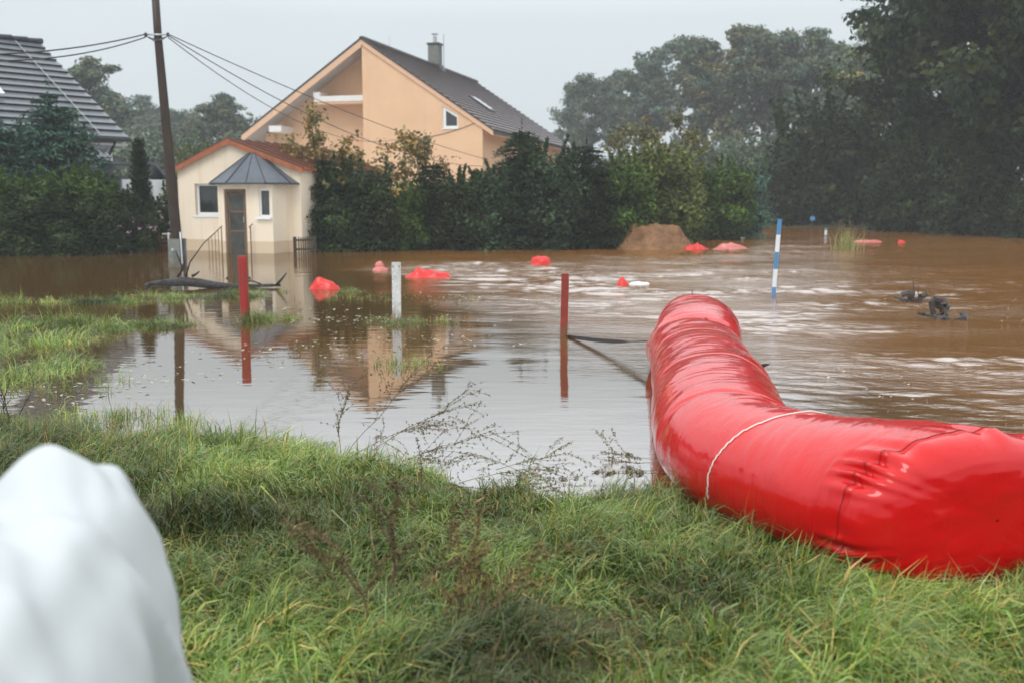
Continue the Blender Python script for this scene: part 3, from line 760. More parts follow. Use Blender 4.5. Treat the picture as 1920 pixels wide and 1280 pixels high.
def small_house():
    b = R(16); root = empty("garden_house", (-9.02, 32.4, 0), -b, "small flooded cream house with a red metal roof and dark faceted porch canopy", "house")
    RZ, EZ, UL, UR, LEN = 3.56, 2.62, -2.12, 2.62, 7.2
    def zz(u): return RZ-(RZ-EZ)*(u/UL if u < 0 else u/UR)
    F0 = -.14
    for (u1, nm) in ((UL, 0), (UR, 1)):
        A = Vector((u1, F0, EZ)); D = Vector((0, F0, RZ)); 
        m = MB(); n_ = Vector((-(RZ-EZ)/u1*-1, 0, 1)).normalized(); nn = Vector(((RZ-EZ)/abs(u1)*(1 if u1 > 0 else -1), 0, 1)).normalized()
        m.prism([A, D, D-Vector((0, 0, .07)), A-Vector((0, 0, .07))], (0, LEN, 0))
        r_ = m.build("metal_roof", M['redroof'], root)
        m = MB()
        for k in range(int(LEN/.6)):
            y = F0+.02+k*.6; q = [A+Vector((0, y-F0, 0)), D+Vector((0, y-F0, 0))]
            m.prism([q[0]+nn*.002, q[1]+nn*.002, q[1]+nn*.07, q[0]+nn*.07], (0, .04, 0))
        m.build("standing_seams", mat("roof_seam_rust", (.10, .034, .016), .4), r_)
        m = MB(); m.prism([A+Vector((0, -.03, .01)), D+Vector((0, -.03, .01)), D+Vector((0, -.03, -.16)), A+Vector((0, -.03, -.15))], (0, .028, 0)); m.build("fascia_board", M['redboard'] if False else M['redroof'], root)
    m = MB()
    top = lambda u: zz(u)-.075
    wl, wr, z0, z1 = -1.36, -.40, 1.15, 2.17
    def wall(u0, u1, a, bb, ta=None, tb=None):
        m.prism([(u0, 0, a), (u1, 0, a), (u1, 0, bb if tb is None else tb), (u0, 0, bb if ta is None else ta)], (0, .22, 0))
    wall(-1.98, wl, -1, 0, top(-1.98), top(wl)); wall(wl, wr, -1, z0)
    m.prism([(wl, 0, z1), (wr, 0, z1), (wr, 0, top(wr)), (wl, 0, top(wl))], (0, .22, 0))
    m.prism([(wr, 0, -1), (2.46, 0, -1), (2.46, 0, top(2.46)), (0, 0, top(0)), (wr, 0, top(wr))], (0, .22, 0))
    m.build("front_wall", M['cream'], root)
    MB().box(2.26, 2.46, .22, LEN-.3, -1, top(2.46)).build("side_wall", M['cream'], root)
    MB().box(-1.98, -1.78, .22, LEN-.3, -1, top(-1.98)-.02).build("side_wall", M['cream'], root)
    MB().box(-1.78, 2.26, LEN-.5, LEN-.3, -1, 2.5).build("rear_wall", M['cream'], root)
    def window(u0, u1, v, z0, z1, par, glass, nm="window", fr=.07):
        w_ = MB()
        for a in ((u0, u1, z0, z0+fr*1.3), (u0, u1, z1-fr, z1), (u0, u0+fr, z0+fr*1.3, z1-fr), (u1-fr, u1, z0+fr*1.3, z1-fr)): w_.box(a[0], a[1], v, v+.06, a[2], a[3])
        o = w_.build(nm, M['winwhite'], par)
        MB().box(u0+fr, u1-fr, v+.03, v+.045, z0+fr*1.3, z1-fr).build("pane", glass, o)
        MB().box(u0-.09, u1+.06, v-.16, v+.03, z0-.06, z0-.004).build("sill", M['winwhite'], o)
        return o
    window(wl, wr, .13, z0, z1, root, M['glass'])
    # porch bay
    V0 = -.95; bz = 2.16
    u0, u1 = .08, 1.98; d0, d1, dz = .30, 1.07, 1.98; s0, s1, sz0, sz1 = 1.52, 1.90, 1.12, 1.98
    m = MB()
    m.box(u0, d0, V0, V0+.15, -1, bz); m.box(d0, d1, V0, V0+.15, dz, bz); m.box(d1, s0, V0, V0+.15, -1, bz)
    m.box(s0, s1, V0, V0+.15, -1, sz0); m.box(s0, s1, V0, V0+.15, sz1, bz); m.box(s1, u1, V0, V0+.15, -1, bz)
    m.box(u0, u0+.15, V0+.15, 0, -1, bz)
    m.box(u1-.15, u1, V0+.15, 0, -1, bz)
    m.build("porch_wall", M['cream'], root)
    window(s0, s1, V0+.05, sz0, sz1, root, M['glassgrey'], fr=.05)
    # door
    fr = MB(); fr.box(d0, d0+.085, V0+.04, V0+.12, -.6, dz); fr.box(d1-.085, d1, V0+.04, V0+.12, -.6, dz); fr.box(d0+.085, d1-.085, V0+.04, V0+.12, dz-.09, dz)
    fr.build("door_frame", M['doorwood'], root)
    dr = MB(); a, c = d0+.09, d1-.09
    for z in (-.3, .66, 1.26, 1.82): dr.box(a, c, V0+.07, V0+.11, z, z+.05)
    dr.box(a, a+.05, V0+.07, V0+.11, -.6, dz-.1); dr.box(c-.05, c, V0+.07, V0+.11, -.6, dz-.1)
    do = dr.build("door", M['doorwood'], root)
    MB().box(a+.05, c-.05, V0+.085, V0+.095, -.25, dz-.13).build("door_glass", M['glassgrey'], do)
    MB().box(c-.045, c-.02, V0+.03, V0+.069, .95, 1.12).build("door_handle", M['galv'], do)
    # half-pyramid canopy
    ap = Vector((.86, -.05, 3.22)); ez = 2.17
    ring = [Vector((-.62, -.003, ez)), Vector((-.12, -1.05, ez)), Vector((.62, -1.32, ez)) , Vector((1.92, -1.22, ez)), Vector((2.35, -.45, ez)), Vector((2.4, -.003, ez))]
    m = MB()
    for i in range(len(ring)-1):
        nn = (ring[i+1]-ring[i]).cross(ap-ring[i]).normalized()
        m.poly([ring[i], ring[i+1], ap]); 
    m.poly([ring[0]-Vector((0, 0, .001))]+[r_ for r_ in ring[1:-1]]+[ring[-1]])
    cn = m.build("porch_canopy", M['slate'], root)
    m = MB()
    for r_ in ring[1:-1]: m.tube([r_+Vector((0, 0, .015)), ap+Vector((0, 0, .01))], .02, 5)
    mid = (ring[2]+ring[3])/2; m.tube([mid+Vector((0, 0, .012)), ap], .014, 5)
    for i in range(len(ring)-1): m.tube([ring[i]+Vector((0, -.01, -.02)), ring[i+1]+Vector((0, -.01, -.02))], .035, 6)
    m.build("canopy_trim", M['slatedark'], cn)
small_house()

def left_house():
    root = empty("white_house", (-14.35, 38.0, 0), R(50), "white house with a steep slate grey metal tile roof at the left edge", "house")
    W_, EZ, RZ, LL = 6.6, 3.9, 8.0, 16.0
    rf = course_roof((-LL, 0, EZ), (0, 0, EZ), (0, W_, RZ), (-LL, W_, RZ), 15, .075, "metal_tile_roof", M['greytile'], root, .14)
    course_roof((0, 2*W_, EZ), (-LL, 2*W_, EZ), (-LL, W_, RZ), (0, W_, RZ), 15, .075, "metal_tile_roof", M['greytile'], root, .14)
    m = MB()
    for k in range(26): m.tube([(-LL+k*.62, W_, RZ+.07), (-LL+k*.62+.6, W_, RZ+.09)], [.10, .12], 8)
    m.build("ridge_caps", M['greyedge'], rf, True)
    MB().tube([(-LL, -.08, EZ-.02), (.02, -.08, EZ-.04)], .075, 10).build("gutter", M['greyedge'], root, True)
    MB().tube([(-.55, -.06, EZ-.08), (-.6, .3, EZ-.5), (-.62, .55, EZ-.75), (-.62, .58, -.5)], .05, 10).build("downpipe", M['greyedge'], root, True)
    m = MB(); m.box(-LL+.4, -.5, .35, .64, -1, EZ+.12)
    m.build("front_wall", M['whitewall'], root)
    MB().prism([(-.5, .65, -1), (-.5, 2*W_-.65, -1), (-.5, 2*W_-.65, EZ+.25), (-.5, W_, RZ-.3), (-.5, .65, EZ+.25)], (-.25, 0, 0)).build("gable_wall", M['whitewall'], root)
    MB().box(-LL, -.02, .05, .64, EZ-.26, EZ-.19).build("soffit", M['beam'], root)
    sl = (RZ-EZ)/W_; nrm = Vector((0, -sl, 1)).normalized()
    sp_ = lambda s, t, h: Vector((s, t, EZ+t*sl))+nrm*h
    b_ = [sp_(-4.6, 2.2, .05), sp_(-3.5, 2.2, .05), sp_(-3.5, 3.3, .05), sp_(-4.6, 3.3, .05)]
    sk = MB().prism(b_, nrm*.14).build("skylight", M['winwhite'], root)
    b_ = [sp_(-4.5, 2.3, .192), sp_(-3.6, 2.3, .192), sp_(-3.6, 3.2, .192), sp_(-4.5, 3.2, .192)]
    MB().prism(b_, nrm*.01).build("pane", mat("bright_skylight_glass", (.45, .47, .48), .03, 1.0), sk)
    # vertical snow-guard joints
    m = MB()
    for s in (-1.1,):
        m.tube([sp_(s, .1, .09), sp_(s, W_-.2, .09)], .02, 5)
    m.build("roof_joint", M['galv'], rf)
    # lean-to beside it
    r2 = empty("white_shed", (-12.6, 35.6, 0), R(30), "low white shed with a grey roof under the white house's downpipe", "shed")
    MB().box(-1.1, .35, 0, 3, -1, 2.35).build("shed_wall", M['whitewall'], r2)
    MB().prism([(-1.4, -.15, 2.95), (.0, -.15, 2.95), (.55, -.15, 2.3), (.5, -.15, 2.22), (-.02, -.15, 2.86), (-1.4, -.15, 2.86)], (0, 3.3, 0)).build("shed_roof", M['greytile'], r2)
left_house()

# ------------------------------------------------------------------ fences, railing
def fence(name, label, p0, p1, h, n, wd, matr, group=None, tops=None):
    p0 = Vector(p0); p1 = Vector(p1); root = empty(name, p0, math.atan2((p1-p0).y, (p1-p0).x), label, "fence", group)
    Ln = (p1-p0).length
    m = MB()
    for k in range(n):
        x = Ln*(k+.5)/n+random.uniform(-.01, .01); hh = h*random.uniform(.96, 1.03); m.prism([(x-wd/2, 0, -.3), (x+wd/2, 0, -.3), (x+wd/2, 0, hh-.02), (x, 0, hh+.02), (x-wd/2, 0, hh-.02)], (0, .018, 0))
    m.build("pickets", matr, root)
    for z in (h*.28, h*.82): MB().box(0, Ln, .0182, .05, z-.03, z+.03).build("rail", matr, root)
    for x in (0, Ln): MB().box(x-.035, x+.035, .052, .12, -.4, h*1.02).build("post", matr, root)
fence("picket_fence", "dark brown picket fence between the cream house and the hedge", on_y(553, 468, 31.2)*1.0, on_y(600, 468, 31.5), 0, 0, 0, M['fencedark']) if False else None
a = on_y(554, 470, 30.6); c = on_y(592, 470, 30.9)
fence("picket_fence", "dark brown picket fence between the cream house and the hedge", (a.x, a.y, 0), (c.x, c.y, 0), .52, 9, .035, M['fencedark'])
a = on_y(255, 470, 33.2); c = on_y(318, 470, 32.8)
fence("picket_fence", "rust orange picket fence under the pink flowers beside the pole", (a.x, a.y, 0), (c.x, c.y, 0), .52, 12, .05, M['rust'])
a = on_y(-30, 470, 31.0); c = on_y(50, 470, 31.2)
fence("picket_fence", "sparse rust brown slats standing before the bush at the left edge", (a.x, a.y, 0), (c.x, c.y, 0), .55, 7, .04, M['rust'])
def gate_post():
    p = on_y(317, 470, 32.6); root = empty("gate", (p.x, p.y, 0), 0, "low pale blue-white metal gate beside the foot of the utility pole", "gate")
    for x in (0, .13): MB().tube([(x, 0, -.3), (x, 0, .6)], .03, 8).build("gate_post", M['whitetube'], root)
    MB().tube([(-.2, 0, .55), (.3, 0, .55)], .018, 6).build("gate_rail", M['whitetube'], root)
gate_post()
def railing():
    p = on_y(392, 470, 30.6); q = on_y(413, 470, 30.4); root = empty("stair_railing", (p.x, p.y, 0), 0, "thin rusty iron stair railing left of the porch door", "railing"); Ln = q.x-p.x
    m = MB()
    for k in range(5): x = Ln*k/4; m.tube([(x, 0, -.3), (x, 0, .45+.38*k/4)], .009 if k < 4 else .018, 6)
    m.build("bars", M['rust'], root); MB().tube([(-.05, 0, .42), (Ln+.03, 0, .87)], .014, 6).build("handrail", M['rust'], root)
    p = on_y(471, 470, 31.0); r2 = empty("stair_rail", (p.x, p.y, 0), 0, "single rusty handrail post right of the porch door", "railing")
    MB().tube([(0, 0, -.3), (0, 0, .83)], .02, 6).build("post", M['rust'], r2); MB().tube([(-.04, -.02, .8), (.07, .02, .92)], .02, 6).build("handrail_end", M['rust'], r2)
railing()

# ------------------------------------------------------------------ vegetation generators
def leaves(Cn, size, aspect=.5, up=.3, rng=RNG, shade=(.6, 1.4), hue=.15, dirs=None, out=None):
    n = len(Cn)
    nrm = rng.normal(size=(n, 3))
    if out is not None: nrm = nrm*.38+out; nrm[:, 2] += .25
    else: nrm[:, 2] = np.abs(nrm[:, 2])+up
    nrm /= np.linalg.norm(nrm, axis=1)[:, None]
    t = rng.normal(size=(n, 3)) if dirs is None else dirs + rng.normal(size=(n, 3))*.35
    t -= (t*nrm).sum(1)[:, None]*nrm; t /= np.linalg.norm(t, axis=1)[:, None]+1e-9
    s = np.cross(nrm, t); sz = (size*rng.uniform(.6, 1.35, n))[:, None] if np.isscalar(size) else size[:, None]
    V = np.stack([Cn-t*sz*.5, Cn+s*sz*aspect*.5+t*sz*.08, Cn+t*sz*.5, Cn-s*sz*aspect*.5+t*sz*.08], 1).reshape(-1, 3)
    Fq = np.arange(4*n).reshape(n, 4)
    v = rng.uniform(*shade, n); hsh = rng.uniform(-hue, hue, n)
    c = np.stack([v*(1+hsh), v, v*(1-hsh)], 1); c = np.repeat(c, 4, 0)
    return V, Fq, c
def merge(parts):
    V = []; Fq = []; C = []; b = 0
    for v, f, c in parts: V.append(v); Fq.append(f+b); C.append(c); b += len(v)
    return np.concatenate(V), np.concatenate(Fq), np.concatenate(C)

LIB = bpy.data.collections.new("library")   # never linked: only holds originals' data
def make_tree(seed, H, crown_r, base_f, n_main, leaf, per_clump, clump_r, trunk_r=.16, spread=1.0, narrow=1.0, ntrunk=1, lean=0):
    rs = random.Random(seed); rng = np.random.default_rng(seed)
    tb = MB(); tips = []
    def branch(p, d, Ln, r, lev):
        n = 4; pts = [p]; dd = d.copy(); 
        for i in range(n):
            dd = (dd+Vector((rs.gauss(0, .16), rs.gauss(0, .16), rs.gauss(.05, .12)))).normalized(); pts.append(pts[-1]+dd*Ln/n)
        tb.tube(pts, [r*(1-.7*i/n) for i in range(n+1)], 6 if lev < 2 else 4, caps=False)
        if lev >= 2: tips.append((pts[-1], 1.0)); return
        for k in range(rs.randint(3, 4)):
            t = rs.uniform(.35, 1.0); i = min(int(t*n), n-1); q = pts[i].lerp(pts[i+1], t*n-i)
            nd = (dd+Vector((rs.gauss(0, .65), rs.gauss(0, .65), rs.gauss(.15, .4)))).normalized()
            branch(q, nd, Ln*rs.uniform(.45, .65), r*.42, lev+1)
        tips.append((pts[-1], 1.0)); tips.append((pts[-2], .8))
    for t_ in range(ntrunk):
        a0 = rs.uniform(0, 6.28); base = Vector((cos(a0), sin(a0), 0))*(0 if ntrunk == 1 else .5); pts = [base+Vector((0, 0, -.6))]
        dirv = Vector((base.x*.35+lean, base.y*.35, 1)).normalized()
        nseg = 9
        for i in range(nseg):
            dirv = (dirv+Vector((rs.gauss(0, .06), rs.gauss(0, .06), .05))).normalized(); pts.append(pts[-1]+dirv*(H*.86+.6)/nseg)
        tb.tube(pts, [trunk_r*(1-.8*i/nseg) for i in range(nseg+1)], 9, caps=False)
        nm = max(3, n_main//ntrunk)
        for k in range(nm):
            t = base_f+(1-base_f)*(k+rs.random()*.6)/nm; i = min(int(t*nseg), nseg-1); q = pts[i].lerp(pts[i+1], min(1, t*nseg-i))
            az = k*2.4+rs.uniform(-.5, .5); up = .35+.9*t; prof = (1.0-.55*max(0, (t-.55)/.45)) * (.7+.3*min(1, t/.4))
            d = Vector((cos(az)*narrow, sin(az)*narrow, up)).normalized(); branch(q, d, crown_r*prof*spread*rs.uniform(.75, 1.1), trunk_r*.38, 0)
        tips.append((pts[-1], 1.2))
    P = []; O = []; Q = []
    for (p, s) in tips:
        m = int(per_clump*rs.uniform(.5, 1.4)); g = rng.normal(size=(m, 3)); g /= np.linalg.norm(g, axis=1)[:, None]+1e-9
        O.append(g.copy()); cv = rs.uniform(.62, 1.45); ch_ = rs.gauss(0, .14); Q.append(np.tile([[cv*(1+max(ch_, -.15)), cv, cv*(1-ch_)]], (m, 1))); g *= (rng.random(m)**.33)[:, None]*clump_r*s*rs.uniform(.6, 1.3); g[:, 2] *= .6
        P.append(np.array(p)+g)
    P = np.concatenate(P); V, Fq, C = leaves(P, leaf, .6, .35, rng, out=np.concatenate(O)); C = C*np.repeat(np.concatenate(Q), 4, 0)
    return tb, (V, Fq, C)
def store(name, tb, leafdata, lm, bark=True):
    me_t = None
    if tb is not None and len(tb.v):
        o = tb.build("trunk", M['bark'], None, True); me_t = o.data; bpy.data.objects.remove(o)
    V, Fq, C = leafdata; o = np_mesh("crown", V, Fq, lm, C, link=False); me_c = o.data; bpy.data.objects.remove(o)
    return (me_t, me_c)
def plant(kindmesh, name, loc, scale, rz, label, cat, group=None, lm=None, tname="trunk", cname="crown", squash=1.0):
    root = empty(name, loc, rz, label, cat, group); root.scale = (scale*squash, scale*squash, scale)
    mt, mc = kindmesh
    if mt:
        o = bpy.data.objects.new(tname, mt); COL.objects.link(o); o.parent = root
    o = bpy.data.objects.new(cname, mc); COL.objects.link(o); o.parent = root
    if lm is not None:
        o.material_slots[0].link = 'OBJECT'; o.material_slots[0].material = lm
    return root

def make_bush(seed, rx, ry, H, n, leaf, lumps=26, fill=.3, shoots=0, base=-.3):
    rs = random.Random(seed); rng = np.random.default_rng(seed); tb = MB(); P = []; O = []; Q = []
    for k in range(9):
        az = rs.uniform(0, 6.28); e = Vector((cos(az)*rx*rs.uniform(.2, .75), sin(az)*ry*rs.uniform(.2, .75), H*rs.uniform(.55, .9)))
        tb.tube([(0, 0, -.5), e*.35+Vector((0, 0, .1)), e], [.04, .028, .01], 5, caps=False)
    cen = []
    for k in range(lumps):
        az = rs.uniform(0, 6.28); q = rs.uniform(-.15, 1)**1; zc = base+ (H-base)*(.12+.80*(k+.5)/lumps)
        prof = math.sqrt(max(.05, 1-((zc/H-.38)/.72)**2)); rr = rs.uniform(.35, .82)
        cen.append((Vector((cos(az)*rx*prof*rr, sin(az)*ry*prof*rr, zc)), rs.uniform(.22, .48)*min(rx, ry)*1.0))
    per = int(n*(1-fill)/lumps)
    for c, r in cen:
        g = rng.normal(size=(per, 3)); g /= np.linalg.norm(g, axis=1)[:, None]; O.append(g*1.0); cv = rs.choice((.5, .7, .9, 1.2, 1.9)); Q.append(np.full(per, cv)); g *= (rng.uniform(.6, 1.12, per)**1.0)[:, None]*r; P.append(np.array(c)+g)
    m = int(n*fill); g = rng.normal(size=(m, 3)); g /= np.linalg.norm(g, axis=1)[:, None]; g *= (rng.uniform(.5, 1.0, m))[:, None]
    o_ = g.copy(); g = g*np.array([rx*.80, ry*.80, H*.50]) + np.array([0, 0, H*.40]); k_ = g[:, 2] > base; P.append(g[k_]); O.append(o_[k_]); Q.append(np.full(k_.sum(), .7))
    for k in range(shoots):
        az = rs.uniform(0, 6.28); rr = rs.random()**.5*.8; p = np.array([cos(az)*rr*rx, sin(az)*rr*ry, H*(.62+.3*math.sqrt(1-rr*rr))])
        d = np.array([cos(az)*.35*rr+rs.gauss(0, .2), sin(az)*.35*rr+rs.gauss(0, .2), 1.0]); Ls = H*rs.uniform(.12, .32); t = rng.random(70)[:, None]
        P.append(p+d*t*Ls+rng.normal(size=(70, 3))*.05*(1.2-t)); O.append(rng.normal(size=(70, 3))*.6); Q.append(np.full(70, 1.5)); tb.tube([tuple(p), tuple(p+d*Ls)], [.012, .004], 4, caps=False)
    P = np.concatenate(P)
    V, Fq, C = leaves(P, leaf, .55, .3, rng, (.55, 1.45), out=np.concatenate(O)); C = C*np.repeat(np.concatenate(Q), 4)[:, None]
    return tb, (V, Fq, C)

def make_conifer(seed, H, r0, levels, nbr, droop=.25, power=.85, leaf=.13, base=.0, tip=.5, upturn=.0, per=26):
    rs = random.Random(seed); rng = np.random.default_rng(seed); tb = MB()
    tb.tube([(0, 0, -.5), (0, 0, H*.5), (rs.gauss(0, .05), rs.gauss(0, .05), H)], [.11*H/4, .06*H/4, .008], 8, caps=False)
    P = []; Dd = []
    for i in range(levels):
        t = (i+rs.random()*.8)/levels; z = base+(H-base)*t; Lr = r0*(1-t)**power*(1 if t > .12 else .85)+.05
        for k in range(nbr if t < .8 else max(4, nbr//2)):
            az = rs.uniform(0, 6.28); Lb = Lr*rs.uniform(.7, 1.18); d = np.array([cos(az), sin(az)])
            tt = np.linspace(.12, 1, 5)
            m = max(6, int(per*(.25+Lb/r0))); s = rng.random(m)**.7
            x = s*Lb; zz = z+Lb*(.12*s-droop*s*s+upturn*s**3)+tip*0
            lat = rng.normal(size=m)*.16*Lb*(.35+s*.5); 
            P.append(np.stack([d[0]*x-d[1]*lat, d[1]*x+d[0]*lat, zz+rng.normal(size=m)*.035*Lb-np.abs(lat)*.25], 1))
            sg = np.sign(lat)*.9; Dd.append(np.stack([d[0]-d[1]*sg, d[1]+d[0]*sg, np.full(m, -.15-droop*.5)], 1))
            if k % 2 == 0: tb.tube([(0, 0, z), (d[0]*Lb*.5, d[1]*Lb*.5, z+Lb*(.06-droop*.25)), (d[0]*Lb, d[1]*Lb, z+Lb*(.12-droop+upturn))], [.018, .011, .004], 3, caps=False)
    # leader shoot with side spikes
    for k in range(7):
        m = 10; s = rng.random(m)*(.30 if k else .45)*(H*.2); a = rs.uniform(0, 6.28); e = np.array([cos(a)*.5, sin(a)*.5, .8]) if k else np.array([0, 0, 1.]); z0 = H-.12*k*(H/4)
        P.append(np.array([0, 0, z0])+e*s[:, None]); Dd.append(np.tile(e, (m, 1)))
    P = np.concatenate(P); Dd = np.concatenate(Dd)
    return tb, leaves(P, leaf, .26, .4, rng, (.6, 1.5), .12, Dd)

K = {}
for i in range(4): K['wood%d' % i] = store("w", *make_tree(100+i, 14.8, 3.2+.4*(i % 2), .34, 14, .36, 34, .75, .22, narrow=.8), M['leaf_wood'])
for i in range(2): K['big%d' % i] = store("b", *make_tree(200+i, 17.0, 5.4, .10, 24, .36, 62, .95, .3), M['leaf_dark'])
for i in range(2): K['mass%d' % i] = store("m", *make_bush(300+i, 3.4, 3.2, 6.0, 17000, .32, 80, .15, 24), M['leaf_dark'])
for i in range(3): K['bush%d' % i] = store("s", *make_bush(400+i, 1.35, 1.2, 3.1, 17000, .135, 62, .2, 20), M['leaf_green'])
K['loose'] = store("l", *make_tree(450, 3.9, 1.25, .22, 16, .12, 13, .26, .05, ntrunk=2), M['leaf_autumn'])
for i in range(3): K['con%d' % i] = store("c", *make_conifer(500+i, 3.9, 1.45, 44, 16, .20, .36, .17, -.1, per=34), M['leaf_yew'])
for i in range(2): K['spruce%d' % i] = store("p", *make_conifer(520+i, 5.5, 2.6, 32, 18, .16, .55, .26, .2, upturn=.12, per=62), M['leaf_spruce'])
K['thuja'] = store("t", *make_conifer(540, 3.6, .33, 70, 16, -.6, .3, .10, -.1, per=20), M['leaf_yew'])

def put(kind, name, px, Y, scale, label, cat, group=None, lm=None, z=None, rz=None, **k):
    X = (px-960)/F*(Y*cos(TH)+CAM_H*sin(TH)); gz = float(ground_z(X, Y)) if z is None else z
    return plant(K[kind], name, (X, Y, max(gz, -.35)), scale, random.uniform(0, 6.28) if rz is None else rz, label, cat, group, lm, **k)

# woodland on the right, far row then nearer rows
G1 = "trees of the woodland beyond the river"
wood = [(1055, 118, .93, 'leaf_wood'), (1105, 106, .90, 'leaf_wood'), (1160, 110, .98, 'leaf_wood'), (1205, 100, .92, 'leaf_wood'), (1250, 104, 1.06, 'leaf_wood'), (1292, 92, 1.0, 'leaf_wood'),
        (1330, 98, 1.09, 'leaf_wood'), (1368, 88, 1.0, 'leaf_olive'), (1405, 94, 1.04, 'leaf_wood'), (1440, 84, .99, 'leaf_wood'), (1482, 92, 1.02, 'leaf_wood'), (1520, 84, .94, 'leaf_wood'),
        (1552, 92, .98, 'leaf_wood'), (1590, 80, .86, 'leaf_wood'), (1625, 76, .84, 'leaf_yellow'), (1672, 64, .86, 'leaf_wood')]
ords = ["first", "second", "third", "fourth", "fifth", "sixth", "seventh", "eighth", "ninth", "tenth", "eleventh", "twelfth", "thirteenth", "fourteenth", "fifteenth", "sixteenth"]
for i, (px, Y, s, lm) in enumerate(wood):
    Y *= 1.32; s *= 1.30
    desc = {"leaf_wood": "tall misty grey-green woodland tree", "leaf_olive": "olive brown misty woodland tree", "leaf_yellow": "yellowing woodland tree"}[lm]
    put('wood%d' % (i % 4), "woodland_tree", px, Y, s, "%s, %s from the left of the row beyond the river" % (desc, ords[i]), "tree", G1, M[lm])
G2 = "dark tall trees at the right edge"
for px, Y, s, k, lm, lab in ((1800, 56, 1.02, 'big0', 'leaf_tall', "leftmost of the towering dark trees on the right bank"),
                             (1850, 52, 1.08, 'big1', 'leaf_tall', "second towering dark tree from the left on the right bank"),
                             (1930, 46, 1.08, 'big0', 'leaf_tall', "towering dark tree at the right edge of the picture"),
                             (2070, 46, 1.0, 'big1', 'leaf_tall', "towering dark tree leaning in from beyond the right edge")):
    put(k, "tall_tree", px, Y, s, lab, "tree", G2, M[lm])
G3 = "bushes along the far bank"
for px, Y, s, k, lm, lab in ((1540, 62, 1.12, 'mass0', 'leaf_dark', "big rounded dark green tree bulging over the far bank behind the blue and white poles"),
                             (1640, 60, .80, 'mass1', 'leaf_dark', "dark bush on the far bank right of the big rounded tree"),
                             (1722, 52, .78, 'mass0', 'leaf_dark', "dark bush at the foot of the towering trees, left one"),
                             (1830, 48, .80, 'mass1', 'leaf_dark', "dark bush at the foot of the towering trees, middle one"),
                             (1945, 43, .42, 'mass0', 'leaf_dark', "dark bush at the foot of the towering trees, at the right edge"),
                             (1462, 72, .62, 'mass1', 'leaf_spruce', "grey-green bush at the end of the river bend"),
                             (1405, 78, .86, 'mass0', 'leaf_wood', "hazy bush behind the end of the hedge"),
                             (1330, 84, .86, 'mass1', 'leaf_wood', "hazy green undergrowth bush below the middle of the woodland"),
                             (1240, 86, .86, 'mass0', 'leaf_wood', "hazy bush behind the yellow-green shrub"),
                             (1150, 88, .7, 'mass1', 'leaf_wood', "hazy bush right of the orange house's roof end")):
    put(k, "bank_bush", px, Y, s, lab, "bush", G3, M[lm])
# hedge
G4 = "shrubs and conifers of the hedge before the orange house"
hedge = [('con0', 612, 33.0, .82, 'leaf_yew', "dark spruce at the left end of the hedge beside the cream house", 1.0),
         ('loose', 668, 34.4, 1.22, 'leaf_autumn', "tall loose shrub with brown and yellow autumn leaves rising from the hedge", 1.1),
         ('loose', 745, 35.2, 1.02, 'leaf_autumn', "brown-leaved shrub against the orange wall, right of the tallest autumn shrub", 1.0),
         ('bush0', 662, 33.2, .92, 'leaf_dark', "low dark bush in the hedge under the autumn shrub", 1.25),
         ('bush1', 765, 33.6, .72, 'leaf_green', "mid green bush in the hedge with paler sprays", 1.1),
         ('con1', 815, 34.4, .79, 'leaf_yew', "hedge conifer with a thin spiky leader before the orange wall", 1.15),
         ('bush2', 868, 33.5, .82, 'leaf_dark', "dark bush between the hedge conifers below the gable window", 1.1),
         ('bush1', 915, 34.0, .88, 'leaf_cedar', "grey-green bush below the right corner of the orange gable", 1.2),
         ('con0', 978, 34.4, 1.08, 'leaf_cedar', "tallest pointed conifer of the hedge under the roof eave", 1.0),
         ('bush2', 1040, 34.2, 1.08, 'leaf_cedar', "dark bush right of the tallest pointed one", 1.1),
         ('con2', 1098, 34.8, .96, 'leaf_yew', "dark conifer under the far end of the orange house's roof", 1.1),
         ('bush0', 1160, 35.2, .98, 'leaf_green', "leafy green bush behind the sand heap's left side", 1.1),
         ('bush1', 1218, 36.4, 1.12, 'leaf_lime', "yellow-green leafy shrub behind the sand heap", 1.15),
         ('bush2', 1262, 37.5, 1.02, 'leaf_lime', "yellow-green shrub rising behind the right side of the sand heap", 1.0),
         ('loose', 1235, 44, 1.45, 'leaf_olive', "pale brownish treetop peeking over the yellow-green shrubs", 1.0),
         ('bush0', 1345, 41.5, 1.02, 'leaf_green', "green bush right of the sand heap", 1.2),
         ('bush1', 1385, 44.0, .90, 'leaf_spruce', "blue-green bush at the right end of the hedge", 1.1)]
for k, px, Y, s, lm, lab, sq in hedge: put(k, "hedge_shrub", px, Y, s, lab, "shrub", G4, M[lm], z=-.25, squash=sq)
